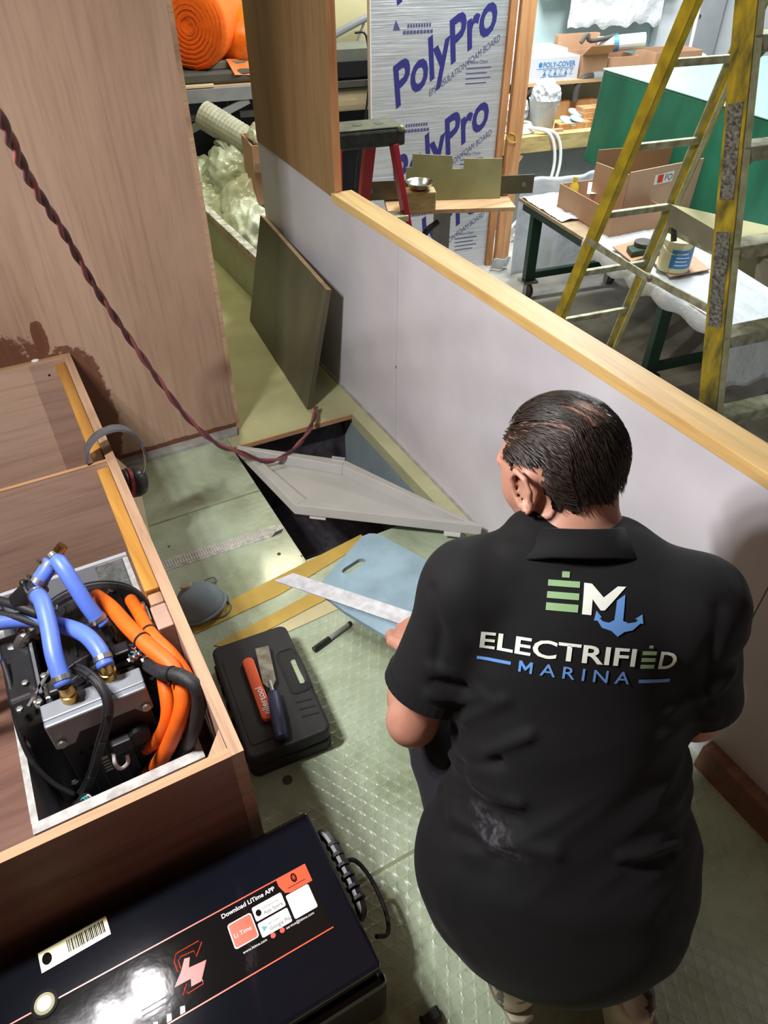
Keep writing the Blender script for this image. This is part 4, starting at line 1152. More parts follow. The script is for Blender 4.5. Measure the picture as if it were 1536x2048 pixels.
sl2 = obj('board_offcut', bx((.55, 5.02, RZ + .0005), (.75, 5.075, RZ + .012), WM), M['paper_beige']); tag(sl2, 'pale wood offcut at the front of the rack shelf', 'offcut')
sl3 = obj('flat_board', bx((.70, 5.12, RZ + .076), (.98, 5.45, RZ + .115), WM), M['plank'], bevel=.004); tag(sl3, 'grey board on the slab between the orange rolls', 'board')
def roll(c0, c1, r, m, tail, lab, name):
    t = thing(name, lab, 'roll', (c0 + c1) / 2 - Vector((0, 0, r)), 'orange packing rolls on the rack')
    ax = (c1 - c0).normalized()
    L = (c1 - c0).length
    obj('roll', lathe([(.02, .02), (r * .3, .004), (r * .6, 0), (r * .96, 0), (r, .02), (r, L - .02), (r * .95, L), (.02, L)], c0, ax, 40), m, t, smooth=True)
    sp_ = []
    e1 = Vector((0, 0, 1)); e2 = ax.cross(e1).normalized()
    for k in range(120):
        a = k * .42; rr = .03 + (r - .04) * k / 120
        sp_.append(c0 - ax * .002 + (e1 * math.cos(a) + e2 * math.sin(a)) * rr)
    obj('spiral', tube(sp_, .003, 5, 1, smooth=False), mat('orange_shadow_ply', 'd95a08', .8), t)
    if tail: obj('loose_end', grid(lambda s, q: c0.lerp(c1, q) + e2 * (r * math.cos(-1.1 + .0 * s) + tail[0] * s) + Vector((0, 0, r * math.sin(-1.1) - r * .35 * s)), 8, 2), m, t, smooth=True)
    return t
roll(W(.66, 5.12, 1.03), W(1.02, 5.75, 1.06), .235, M['orange_foam'], (-.35,), 'fat orange foam roll on the rack showing its spiral end', 'foam_roll')
bb_ = thing('bubble_roll', 'shiny orange bubble-wrap roll on the rack beside the partition', 'roll', W(1.18, 5.4, RZ), 'orange packing rolls on the rack')
bc_ = at(482, 90, V=5.35); bc_.z = max(bc_.z, RZ + .20)
obj('roll', ico(bc_, .20, 4, .05, 3, (1, 1.3, .95), 2), M['orange_bubble'], bb_, smooth=True)
b_a, b_b = at(452, 118, V=5.12), at(470, 150, V=5.06)
obj('loose_end', grid(lambda s, q: b_a.lerp(b_b, s) + W(.22 * q, .02 * math.sin(q * 5), -.02 * q), 6, 4), M['orange_bubble'], bb_, smooth=True)
fd = thing('flexible_duct', 'grey ribbed flexible duct sticking up out of the bags', 'duct', W(.9, 5.0, .3))
da, db = at(408, 230, V=5.0), at(530, 305, V=4.7)
obj('duct', tube([da, da.lerp(db, .35), da.lerp(db, .7), db + (db - da) * .4], .085, 20, 12, rib=.972, cap=False), M['flexduct'], fd)
obj('throat', cyl(da + (db - da) * .12, da + (db - da) * .16, .078, 20), M['darkwall'], fd)
obj('torn_sleeve', tube([at(470, 272, V=4.9), at(462, 290, V=4.88), at(445, 305, V=4.86)], lambda t: .03 + .05 * t, 14, 5), M['flexduct'], fd)
def bag(px, py, V_, r, sc, seed, m, lab, amp=.28, freq=1.7):
    o = obj('plastic_bag', ico(at(px, py, V=V_), r * .84, 5, amp * .62, freq * 1.5, sc, seed, ridge=True), m, smooth=True); tag(o, lab, 'bag', 'bags heaped behind the coaming'); return o
bag(425, 375, 4.95, .21, (1, 1, .9), 1, M['bag'], 'milky bag at the left of the heap behind the coaming')
bag(478, 365, 4.85, .23, (1, 1, 1.1), 2, M['bag'], 'largest milky bag in the middle of the heap behind the coaming')
bag(455, 320, 5.0, .12, (.7, .7, 1.2), 3, M['bag'], 'twisted neck of a clear bag on top of the heap', .35, 2.4)
bag(420, 418, 4.75, .15, (1, 1, .8), 4, M['bag_white'], 'white bundled bag low at the bulkhead edge')
bag(505, 425, 4.55, .20, (1, 1, 1.1), 5, M['bag_white'], 'white bag just left of the white wall end')
bag(500, 475, 4.35, .17, (1, 1, 1.4), 6, M['bag_white'], 'white bag hanging down behind the dark leaning board')
bag(450, 450, 4.6, .16, (1.4, 1, .7), 8, M['bag'], 'flattened bag under the brown card behind the coaming')
hp = obj('bag_heap_base', ico(W(.95, 4.78, -.32), .42, 3, .12, 2, (1.1, .8, .9), 4), M['bag_white'], smooth=True); tag(hp, 'bulky white sack underneath the heap of bags', 'sack')
q0, q1 = at(505, 300, V=4.6), at(512, 380, V=4.6)
cbx = thing('tall_carton', 'tall brown carton with white packing at the white wall end', 'carton', W(.9, 4.5, -.1))
ct_ = at(503, 292, V=4.35); u0, v0 = CA * ct_.x - SA * ct_.y, 4.35
z1_, z0_ = ct_.z, ct_.z - .32
for lo, hi in (((u0, v0, z0_), (u0 + .008, v0 + .3, z1_)), ((u0 + .008, v0, z0_), (u0 + .3, v0 + .008, z1_)), ((u0 + .292, v0, z0_), (u0 + .3, v0 + .3, z1_)), ((u0 + .008, v0 + .292, z0_), (u0 + .3, v0 + .3, z1_))):
    obj('side', bx(lo, hi, WM), M['cardboard'], cbx)
obj('flap', prism([W(u0, v0, z1_ - .14), W(u0, v0 - .05, z1_ - .08), W(u0 + .2, v0 - .05, z1_ - .10), W(u0 + .2, v0, z1_ - .16)], (0, 0, .006)), M['cardboard_pale'], cbx)
obj('packing', ico(W(u0 + .13, v0 + .13, z1_ + .01), .10, 4, .2, 2.6, (1, 1, .8), 3, ridge=True), M['bag_white'], cbx, smooth=True)
o = obj('brown_card', prism([at(440, 445, V=4.5), at(470, 425, V=4.5), at(488, 470, V=4.5), at(498, 500, V=4.5), at(455, 470, V=4.5)], W(.1, .12, 0)), M['cardboard']); tag(o, 'bent brown card among the bags behind the coaming', 'card')
# --- between partition and foil board: grey shelf, pipe, cable
o = thing('steel_shelf', 'grey steel shelf with a rolled cream cloth left of the foil board', 'shelf', W(1.9, 6.0, .6))
obj('top', bx((1.45, 5.85, .68), (2.4, 6.2, .755), WM), M['shelf_grey'], o)
obj('black_band', bx((1.45, 5.83, .58), (2.4, 6.2, .68), WM), M['darkwall'], o)
obj('lower_rail', bx((1.45, 5.8, .52), (2.4, 5.84, .56), WM), M['grey_slab'], o)
obj('cloth', cyl(W(1.45, 5.9, .42), W(2.4, 5.9, .42), .075, 14), M['paper_beige'], o)
o = thing('wall_pipe', 'grey bent conduit on the cream wall', 'pipe', W(1.9, 6.25, .9))
obj('pipe', tube([at(660, 76, V=6.2), at(683, 62, V=6.2), at(728, 38, V=6.2), at(740, 36, V=6.2), at(746, 50, V=6.2)], .026, 10, 5), M['grey_steel'], o)
obj('strut', cyl(at(705, 108, V=6.2), at(728, 46, V=6.2), .010, 8), M['grey_steel'], o)
o = obj('hanging_cable', tube([W(1.92, 5.8, .86), W(2.0, 5.78, .84), W(2.02, 5.78, .6), W(1.98, 5.78, .3), W(1.9, 5.78, .0), W(1.86, 5.78, -.4)], .008, 6, 5), M['wire_black']); tag(o, 'thin black cable dangling beside the foil board', 'cable')
# ================================================================== WHITE TRAY in the box
def a3(px, py, z): return at(px, py, Z=z)
ty = thing('white_tray', 'white painted tray standing in the front of the plywood box', 'tray', (-.12, 1.17, .02))
t0 = .012
obj('side', bx((-.287, .845, .02), (-.275, 1.50, .275)), M['white_tray'], ty)
obj('side', bx((.033, .845, .02), (.045, 1.50, .275)), M['white_tray'], ty)
obj('front', bx((-.275, .840, .02), (.033, .862, .275)), M['white_tray'], ty)
obj('back', bx((-.287, 1.50, .02), (.045, 1.512, .285)), M['white_tray'], ty)
obj('bottom', bx((-.275, .862, .02), (.033, 1.50, .032)), M['white_tray'], ty)
obj('rim', bx((-.287, .8395, .275), (.045, .8625, .277)), M['white_edge'], ty, label='striped white plywood edge')
obj('rim', bx((.0325, .8625, .275), (.0455, 1.50, .277)), M['white_edge'], ty)
obj('rim', bx((-.2875, .8625, .275), (-.2745, 1.50, .277)), M['white_edge'], ty)
obj('tape_patch', bx((-.04, 1.4985, .12), (.03, 1.4997, .28)), M['foilmesh'], ty, bevel=0)

# ================================================================== MOTOR WITH CONTROLLER
mo = thing('electric_motor', 'black electric motor with a grey-capped controller sitting in the white tray', 'motor', (-.11, 1.15, .032))
obj('motor_body', lathe([(.05, 0), (.125, .002), (.135, .012), (.135, .05), (.128, .055), (.128, .24), (.138, .245), (.138, .27), (.11, .285), (.05, .29)],
                        (-.085, 1.06, .255), (0, 1, 0), 44), M['motor_black'], mo, bevel=.001)
for y, r in ((1.075, .1362), (1.118, .1292), (1.318, .139)):
    obj('ring', lathe([(r - .004, 0), (r, .0005), (r, .0035), (r - .004, .004)], (-.085, y, .255), (0, 1, 0), 44), M['alu'], mo)
for k in range(10):
    a = 2 * math.pi * k / 10
    obj('bolt_head', cyl((-.085 + .105 * math.cos(a), 1.05, .255 + .105 * math.sin(a)), (-.085 + .105 * math.cos(a), 1.062, .255 + .105 * math.sin(a)), .006, 8), M['steel'], mo)
for k in range(7):
    a = math.radians(35 + 18 * k)
    obj('fin', beam((-.085 + .131 * math.cos(a), 1.13, .255 + .131 * math.sin(a)), (-.085 + .131 * math.cos(a), 1.29, .255 + .131 * math.sin(a)), .004, .008, (math.cos(a), 0, math.sin(a))), M['motor_black'], mo)
obj('gear_plate', prism([(-.265, 1.02, .06), (-.265, 1.30, .06), (-.265, 1.30, .33), (-.265, 1.24, .40), (-.265, 1.06, .40), (-.265, 1.02, .36)], (.06, 0, 0)), M['motor_black'], mo, bevel=.006)
obj('plate_edge', beam((-.203, 1.05, .402), (-.203, 1.22, .402), .006, .005), M['alu'], mo)
obj('plate_edge', beam((-.23, 1.03, .402), (-.165, 1.12, .402), .006, .005), M['alu'], mo)
obj('foot_rail', bx((-.24, .92, .032), (-.19, 1.45, .07)), M['motor_black'], mo)
obj('foot_rail', bx((-.02, .92, .032), (.02, 1.45, .07)), M['motor_black'], mo)
# controller
ct = obj('controller', bx((-.200, .955, .075), (-.022, 1.04, .395)), M['black_soft'], mo, bevel=.006)
for k in range(7):
    x = -.175 + k * .022
    obj('cooling_rib', bx((x, .9485, .09), (x + .006, .956, .30)), M['black_soft'], ct)
cap = obj('controller_cap', prism([(-.207, .946, .425), (-.015, .946, .425), (-.015, .946, .352), (-.037, .946, .352), (-.050, .946, .372), (-.155, .946, .372), (-.170, .946, .345), (-.207, .946, .345)],
                                  (0, .016, 0)), M['alu_grey'], mo, bevel=.004, label='grey cast cap')
obj('top_plate', bx((-.207, .962, .402), (-.015, 1.002, .425)), M['alu_grey'], cap, bevel=.003)
for x, z in ((-.192, .365), (-.028, .37)):
    obj('cap_screw', cyl((x, .938, z), (x, .948, z), .009, 12), M['steel_dull'], cap)
obj('rating_dot', cyl((-.10, .945, .405), (-.10, .9475, .405), .005, 10), M['white_print'], cap)
obj('connector', bx((-.115, .925, .28), (-.075, .956, .315)), M['black'], mo, bevel=.004)
obj('connector', cyl((-.06, .93, .30), (-.06, .956, .30), .022, 16), M['black'], mo)
obj('wire_hook', tube([(-.118, .94, .27), (-.122, .925, .255), (-.115, .922, .238), (-.10, .93, .235), (-.096, .94, .25)], .004, 8, 5), M['wire_white'], mo)
obj('lower_bracket', bx((-.24, .885, .05), (.0, .955, .07)), M['motor_black'], mo)
for px, py in ((238, 1530), (245, 1557), (262, 1562), (150, 1560)):
    c = a3(px, py, .11)
    obj('terminal_bolt', lathe([(.011, 0), (.011, .012), (.006, .013), (.006, .02)], c, (0, -.5, 1), 8), M['steel'], mo)
obj('terminal_stud', lathe([(.013, 0), (.013, .01), (.008, .015)], a3(236, 1531, .14), (0, -.4, 1), 14), M['brass'], mo)
for k in range(3):
    p = a3(205 + 9 * k, 1578 - 3 * k, .12)
    obj('yellow_wire', tube([p, p + Vector((.008, .004, .012)), p + Vector((.018, 0, .002))], .0022, 6, 5), M['wire_yellow'], mo)
# left bracket, white mount with bolts, little hook
wmc = a3(62, 1425, .36)
obj('white_mount', lathe([(.022, -.05), (.024, -.045), (.024, 0), (.018, .004)], wmc, (0, 0, 1), 22), M['white_tray'], mo, smooth=False)
obj('mount_block', bx((-.016, -.012, -.11), (.012, .016, -.05), Matrix.Translation(wmc)), M['white_tray'], mo, bevel=.004)
for px, py in ((68, 1383), (95, 1380), (72, 1398), (97, 1390)):
    c = a3(px, py, .40)
    obj('nut', lathe([(.009, -.03), (.009, 0), (.005, .001), (.005, .016)], c, (0, 0, 1), 6), M['steel'], mo)
obj('hook', tube([a3(103, 1515, .2), a3(100, 1505, .22), a3(115, 1500, .22)], .003, 6, 4), M['steel'], mo)
# terminal cluster at the controller's right end
random.seed(3)
for k in range(5):
    c = a3(262 + 9 * k, 1322 - 6 * (k % 3), .42)
    obj('nut', lathe([(.008, 0), (.008, .008), (.004, .009), (.004, .016)], c, (.2, -.2, 1), 6), M['steel'], mo)
for k, mm in enumerate(('wire_pink', 'wire_teal', 'wire_white', 'wire_red', 'wire_white', 'wire_pink')):
    p = a3(256 + 10 * k, 1312 + (k % 2) * 10, .405)
    obj('thin_wire', tube([p, p + Vector((random.uniform(-.01, .01), .008, .02)), p + Vector((.016, random.uniform(-.01, .01), .012)), p + Vector((.024, -.008, -.01))], .002, 6, 4), M[mm], mo)
# steel stub on the motor top and brass elbow at the left
obj('stub', cyl(a3(222, 1268, .40), a3(212, 1250, .43), .013, 14), M['steel_dull'], mo)
el = obj('elbow_fitting', tube([a3(72, 1268, .40), a3(55, 1266, .42), a3(45, 1280, .41), a3(35, 1300, .38)], .014, 12, 4), M['steel_dull'], mo)
obj('brass_end', cyl(a3(74, 1270, .398), a3(44, 1262, .428), .015, 14), M['brass'], el)
# brass hose tails on the cap
def tail(px, py, z0, h):
    c = a3(px, py, z0)
    o = obj('brass_tail', lathe([(.017, 0), (.017, .018), (.0145, .019), (.0145, h), (.011, h + .001), (.011, h + .004)], c, (0, 0, 1), 20), M['brass'], mo)
    return o
tail(142, 1396, .425, .045)
tail(219, 1352, .425, .045)
# clamp helper: a worm-drive clamp round a hose
def clamp(c, ax, r, parent):
    ax = Vector(ax).normalized()
    o = obj('hose_clamp', lathe([(r, -.005), (r + .0016, -.005), (r + .0016, .005), (r, .005)], c, ax, 22), M['steel_dull'], parent)
    e = ax.orthogonal().normalized()
    obj('worm_screw', cyl(Vector(c) + e * (r + .004) - ax.cross(e) * .010, Vector(c) + e * (r + .004) + ax.cross(e) * .013, .0042, 8), M['steel'], o)
# ================================================================== HOSES
HR = .0165
def hose(lab, pts, clamps, r=HR, name='blue_hose', m='blue_hose'):
    P_ = [p if isinstance(p, Vector) else a3(*p) for p in pts]
    h = thing(name, lab, 'hose', P_[0] - Vector((0, 0, r)), 'blue coolant hoses')
    obj('hose', tube(P_, r, 16, 8), M[m], h, smooth=True)
    for t in clamps:
        path = smoothpath(P_, 8); i = int(t * (len(path) - 1)); i = min(max(i, 1), len(path) - 2)
        clamp(path[i], path[i + 1] - path[i - 1], r, h)
    return h
hose('blue hose running from the brass-tipped tee down to the motor top', [(108, 1112, .56), (126, 1135, .55), (150, 1172, .52), (178, 1215, .48), (205, 1250, .44)], (.06, .93))
h1 = hose('blue hose from the black pump down to the left brass tail', [(72, 1188, .53), (85, 1205, .545), (98, 1255, .53), (108, 1310, .51), (128, 1372, .475)], (.07, .94))
hose('blue hose crossing from the left edge to the right brass tail', [Vector((-.56, 1.22, .04)), Vector((-.53, 1.22, .22)), Vector((-.44, 1.26, .42)), (-60, 1260, .46), (0, 1245, .46), (60, 1240, .465), (120, 1250, .475), (168, 1268, .49), (198, 1300, .485), (212, 1333, .470)], (.95,))
hose('blue hose leaving the steel elbow at the left edge', [(34, 1300, .385), (10, 1310, .38), (-30, 1306, .37), (-90, 1290, .34), Vector((-.50, 1.32, .22)), Vector((-.53, 1.34, .04))], (.06,))
pm_ = thing('coolant_pump', 'small black coolant pump between the blue hoses', 'pump', a3(55, 1200, .47))
obj('body', cyl(a3(42, 1208, .49), a3(72, 1178, .52), .028, 22), M['black'], pm_, bevel=.003)
obj('head', cyl(a3(68, 1182, .515), a3(80, 1170, .525), .022, 20), M['black_soft'], pm_)
for a in range(4):
    c = a3(58, 1193, .505) + Vector((.03 * math.cos(a * 1.57), .012, .03 * math.sin(a * 1.57)))
    obj('lug', ico(c, .008, 2), M['black'], pm_)
obj('plug', bx((-.005, -.005, -.01), (.022, .018, .012), Matrix.Translation(a3(30, 1212, .485))), M['white_print'], pm_, bevel=.003)
sb = thing('hose_tee', 'short blue hose stub with a brass tip above the pump', 'hose fitting', a3(95, 1140, .53))
obj('stub', tube([a3(72, 1170, .525), a3(88, 1148, .54), a3(104, 1122, .555)], .017, 16, 6), M['blue_hose'], sb, smooth=True)
obj('brass_tip', cyl(a3(108, 1114, .56), a3(126, 1091, .58), .011, 14), M['brass'], sb)
for q in ((78, 1162, .53), (98, 1132, .548)):
    clamp(a3(*q), a3(104, 1122, .555) - a3(72, 1170, .525), .0172, sb)
# ================================================================== ORANGE CABLES
def cable(lab, pts, r, m, name, ties=(), group='orange power cables', end=True):
    P_ = [p if isinstance(p, Vector) else a3(*p) for p in pts]
    h = thing(name, lab, 'cable', P_[len(P_) // 2] - Vector((0, 0, r)), group)
    obj('sleeve', tube(P_, r, 14, 8), M[m], h, smooth=True)
    path = smoothpath(P_, 8)
    for t in ties:
        i = min(max(int(t * (len(path) - 1)), 1), len(path) - 2)
        ax = (path[i + 1] - path[i - 1]).normalized()
        o = obj('cable_tie', lathe([(r, -.0022), (r + .0016, -.0022), (r + .0016, .0022), (r, .0022)], path[i], ax, 16), M['black'], h)
        e = ax.orthogonal().normalized()
        obj('tie_head', beam(path[i] + e * (r + .001), path[i] + e * (r + .007), .005, .005, ax), M['black'], o)
    return h
cable('thick orange cable nearest the motor, curving down the right side', [(192, 1192, .40), (222, 1215, .43), (258, 1255, .45), (300, 1295, .455), (345, 1335, .45), (364, 1390, .42), (358, 1440, .37), (330, 1505, .26), (300, 1545, .16), (275, 1562, .10)], .0165, 'orange_cable', 'orange_cable', (.30, .86))
cable('orange cable beside the pine batten, running outermost', [(262, 1200, .38), (278, 1225, .42), (302, 1268, .44), (345, 1312, .44), (378, 1365, .42), (385, 1420, .37), (383, 1475, .28), (378, 1520, .18)], .0145, 'orange_cable', 'orange_cable', (.28,))
cable('orange cable bending inward to the controller terminal', [(322, 1322, .41), (330, 1370, .40), (336, 1425, .36), (322, 1470, .29), (290, 1500, .20), (268, 1512, .15)], .0145, 'orange_cable', 'orange_cable', (.78,))
cable('black braided conduit arching over the orange cables', [(298, 1330, .425), (325, 1345, .455), (362, 1352, .47), (392, 1375, .46), (398, 1410, .41), (385, 1465, .33), (365, 1510, .23), (350, 1535, .15)], .0145, 'black_braid', 'braided_conduit', (.22,), 'black wiring on the motor')
lm = cable('black wire loom hanging down the face of the controller', [(150, 1338, .455), (172, 1345, .475), (200, 1370, .475), (216, 1408, .45), (216, 1445, .41), (204, 1485, .35), (190, 1530, .28), (172, 1575, .20), (150, 1600, .16)], .0075, 'wire_black', 'wire_loom', (.18, .45, .62, .8), 'black wiring on the motor')
for k in range(5):
    an = 2 * math.pi * k / 5
    off = Vector((.0065 * math.cos(an), .005 * math.sin(an), .0065 * math.sin(an)))
    obj('strand', tube([a3(*p) + off for p in [(150, 1338, .455), (172, 1345, .475), (200, 1370, .475), (216, 1408, .45), (214, 1445, .41), (202, 1485, .35), (190, 1530, .28), (172, 1575, .20), (150, 1602, .16)]], .0036, 8, 6), M['wire_black'], lm, smooth=True)
cable('thin black cable sagging along the left side of the tray', [(5, 1320, .42), (20, 1370, .40), (32, 1440, .36), (60, 1515, .29), (105, 1565, .23), (150, 1590, .19)], .0055, 'wire_black', 'thin_cable', (), 'black wiring on the motor')
cable('black plug lead crossing the near corner of the tray', [(175, 1590, .18), (150, 1622, .20), (125, 1645, .235), (95, 1662, .262)], .012, 'wire_black', 'plug_lead', (), 'black wiring on the motor')
cable('black harness running from the left edge to the pump plug', [Vector((-.52, 1.50, .03)), Vector((-.48, 1.46, .30)), (-60, 1190, .49), (0, 1202, .50), (40, 1213, .50), (78, 1228, .49)], .010, 'wire_black', 'pump_harness', (.5,), 'black wiring on the motor')
cable('second black harness looping below the pump', [Vector((-.49, 1.42, .03)), Vector((-.46, 1.40, .28)), (-60, 1218, .46), (0, 1228, .47), (40, 1236, .475), (85, 1252, .47)], .008, 'black_braid', 'pump_harness', (.6,), 'black wiring on the motor')
# metal angle bracket bolted to the post
ab = thing('angle_bracket', 'small plated angle bracket with a bolt on the box post', 'bracket', (.03, 1.10, .38))
obj('plate', bx((.012, 1.07, .395), (.0435, 1.125, .40)), M['brass'], ab)
obj('bolt', lathe([(.012, 0), (.012, .012), (.007, .013), (.007, .03)], (.030, 1.10, .40), (0, 0, 1), 6), M['steel'], ab)
obj('washer', lathe([(.015, 0), (.015, .002)], (.030, 1.10, .4001), (0, 0, 1), 18), M['steel'], ab)
obj('hanger_rod', cyl((.034, 1.14, .40), (.034, 1.14, .455), .004, 8), M['steel'], ab)

obj('data_label', bx((-.150, .9545, .20), (-.120, .9553, .255)), M['silver_label'], mo)
for k in range(4):
    obj('data_line', bx((-.147, .9538, .207 + .011 * k), (-.125 - .004 * (k % 2), .9546, .211 + .011 * k)), M['label_black'], mo)
for k in range(4):
    c = Vector((-.245 + .018 * k, 1.03 + .06 * (k % 2), .402))
    obj('plate_bolt', lathe([(.007, 0), (.007, .006), (.004, .007)], c, (0, 0, 1), 6), M['steel_dull'], mo)
for k, (x, y) in enumerate(((-.16, 1.16), (-.03, 1.20), (-.02, 1.30), (-.14, 1.30))):
    z = .255 + math.sqrt(max(0, .129 ** 2 - (x + .085) ** 2))
    obj('body_bolt', lathe([(.008, -.004), (.008, .005), (.005, .006)], (x, y, z), (x + .085, 0, z - .255), 6), M['steel'], mo)
obj('sensor_plug', bx((-.06, 1.045, .405), (-.02, 1.075, .435)), M['black'], mo, bevel=.004)
obj('sensor_plug', bx((-.185, 1.01, .405), (-.16, 1.04, .44)), M['black'], mo, bevel=.004)
for k, mm in enumerate(('wire_teal', 'wire_white', 'wire_black', 'wire_red')):
    p = a3(70 + 5 * k, 1262 + 4 * k, .42)
    obj('thin_wire', tube([p, p + Vector((.012, .004, .016)), p + Vector((.022, -.012, .006)), p + Vector((.028, -.028, -.02))], .0019, 6, 4), M[mm], mo)
for k, mm in enumerate(('wire_teal', 'wire_teal', 'wire_white')):
    p = a3(160 + 5 * k, 1612 - 3 * k, .19)
    obj('thin_wire', tube([p, p + Vector((.010, .006, .014)), p + Vector((.018, -.004, .004))], .0019, 6, 4), M[mm], mo)
# ================================================================== BATTERY
BT = .245
bt = thing('lithium_battery', 'large glossy black battery with a printed label in the foreground', 'battery', (-.1, .5, 0))
bx0, bx1, by0, by1 = -.50, .182, .352, .648
obj('case', bx((bx0, by0, .0), (bx1, by1, BT - .03)), M['black_gloss'], bt, bevel=.008)
obj('lid', bx((bx0 - .004, by0 - .006, BT - .029), (bx1 + .004, by1 + .004, BT)), M['battery_lid'], bt, bevel=.007, seg=3)
obj('skirt', bx((bx0 + .02, by0 - .018, .0), (bx1 + .012, by0 + .01, BT - .06)), M['black_gloss'], bt, bevel=.012)
BZT = BT + .0006
l0, l1 = at(597, 1745, Z=BT), at(632, 1790, Z=BT)                      # right end of the label
r0, r1 = at(5, 2046, Z=BT), at(250, 2100, Z=BT)
def bxy(x, y, dz=0.0): return Vector((x, y, BZT + dz))
LY1, LY0, LX1, LX0 = .560, .437, .140, -.48
obj('label', prism([bxy(LX0, LY0), bxy(LX1, LY0), bxy(LX1, LY1), bxy(LX0, LY1)], (0, 0, .0004)), M['label_black'], bt, label='long printed black label')
for y in (LY0, LY1 - .0022):
    obj('label_line', prism([bxy(LX0, y, .0005), bxy(LX1, y, .0005), bxy(LX1, y + .0022, .0005), bxy(LX0, y + .0022, .0005)], (0, 0, .0003)), M['orange_print'], bt)
def BM(x, y, s=1.0, dz=.001): return Matrix.Translation((x, y, BZT + dz)) @ Matrix.Diagonal((s, s, 1, 1))
flat([(0, 0), (.058, 0), (.058, -.034), (.016, -.034), (.006, -.030), (0, -.014)], BM(LX1 - .058, LY1), M['orange_print'], bt, 'corner_tab')
# bluetooth rune
def rune(x, y, s, m):
    p = [(-.3, .25), (.3, -.25), (0, -.5), (0, .5), (.3, .25), (-.3, -.25)]
    obj('bluetooth_mark', tube([Vector((x + a * s, y + b * s, BZT + .0016)) for a, b in p], .0007, 5, 1, smooth=False), m, bt)
flat([(.0055 * math.cos(a), .0085 * math.sin(a)) for a in [k * math.pi / 8 for k in range(16)]], BM(.112, .547, 1, .0012), M['label_black'], bt, 'oval')
rune(.112, .547, .011, M['orange_print'])
flat([(0, 0), (.034, 0), (.034, .0012), (0, .0012)], BM(.095, .534), M['red_print'], bt, 'fine_print')
text('Download LiTime APP', BM(-.026, .5435), M['white_print'], bt, .0108, bold=.0002)
flat(rrect(.044, .044, .005), BM(.0, .508), M['white_print'], bt, 'app_border')
flat(rrect(.040, .040, .004), BM(.0, .508, 1, .0013), M['orange_print'], bt, 'app_icon')
text('Li Time', BM(-.017, .503, 1, .0017), M['white_print'], bt, .0105)
for y, s_, t_ in ((.5225, 'App Store', 'Download on the'), (.4935, 'Google Play', 'GET IT ON')):
    flat(rrect(.056, .0255, .003), BM(.0535, y), M['white_print'], bt, 'badge')
    text(s_, BM(.042, y - .008, 1, .0014), M['grey_print'], bt, .0085)
    text(t_, BM(.042, y + .002, 1, .0014), M['grey_print'], bt, .0042)
flat([(0, 0), (.009, .005), (0, .010)], BM(.031, .489, 1, .0014), M['wire_teal'], bt, 'play_mark')
flat([(.005 * math.cos(a), .0058 * math.sin(a)) for a in [k * math.pi / 7 for k in range(14)]], BM(.034, .522, 1, .0014), M['label_black'], bt, 'apple_mark')
flat(rrect(.044, .044, .003), BM(.1085, .503), M['white_print'], bt, 'code_patch')          # the square code itself is left out
text('www.litime.com', BM(-.012, .4735), M['white_print'], bt, .0066)
text('service@litime.com', BM(.067, .4735), M['white_print'], bt, .0066)
for x in (.043, .060):
    flat([(.0045 * math.cos(a), .0045 * math.sin(a)) for a in [k * math.pi / 7 for k in range(14)]], BM(x, .476), M['red_print'], bt, 'contact_dot')
# lightning emblem
def onlid(px, py): return at(px, py, Z=BT)
def lid_poly(pts, m, name, dz=.001):
    b_ = NB(); b_.faces.new([b_.verts.new(onlid(x, y) + Vector((0, 0, .0006 + dz))) for x, y in pts]); return obj(name, b_, m, bt)
lid_poly([(369, 1918), (380, 1915), (378, 1936), (413, 1920), (403, 1963), (383, 1974), (382, 1958), (349, 1976), (362, 1945)], M['red_print'], 'bolt_emblem')
for fr_ in ([(404, 1884), (393, 1914), (388, 1902), (362, 1914), (357, 1922), (362, 1938)], [(398, 1882), (352, 1908), (349, 1924), (356, 1945)],
            [(374, 1968), (366, 1992), (370, 1976)], [(374, 1984), (376, 1988), (407, 1968), (405, 1960)]):
    obj('emblem_frame', tube([onlid(x, y) + Vector((0, 0, .0012)) for x, y in fr_], .0009, 5, 1, smooth=False), M['red_print'], bt)
text('Li Time', BM(-.305, .448), M['white_print'], bt, .034, bold=.0006)
for k in range(4):
    flat([(0, 0), (.045 - .006 * (k % 2), 0), (.045 - .006 * (k % 2), .0022), (0, .0022)], BM(-.185, .475 - .008 * k), M['grey_print'], bt, 'fine_print')
for k in range(3):
    flat([(0, 0), (.008, 0), (.010, .009), (.003, .011)], BM(-.175 + .022 * k, .4405), M['white_print'], bt, 'mark')
# bar-code sticker
s0, s1 = at(84, 1947, Z=BT), at(222, 1868, Z=BT)
e = (s1 - s0); L = e.length; e.normalize(); nn = Vector((-e.y, e.x, 0))
SM = frame_from(s0 + Vector((0, 0, .0008)), e, nn)
flat([(0, 0), (L, 0), (L, .034), (0, .034)], SM, M['silver_label'], bt, 'sticker')
SM2 = frame_from(s0 + Vector((0, 0, .0014)), e, nn)
random.seed(11)
x = L * .40
while x < L * .95:
    w = random.choice((.0008, .0014, .0020)); flat([(x, .008), (x + w, .008), (x + w, .029), (x, .029)], SM2, M['label_black'], bt, 'barcode_bar'); x += w + random.choice((.0008, .0014))
flat([(.012 + .008 * math.cos(a), .018 + .010 * math.sin(a)) for a in [k * math.pi / 7 for k in range(14)]], SM2, M['label_black'], bt, 'oval')
# round button with steel ring
pc = at(90, 2008, Z=BT)
obj('button_ring', lathe([(.021, 0), (.021, .003), (.017, .0045), (.016, .003)], pc, seg=28), M['black'], bt)
obj('button', lathe([(.0155, .001), (.0155, .003), (.011, .0045), (.0, .005)], pc, seg=28), M['silver_label'], bt, smooth=False)
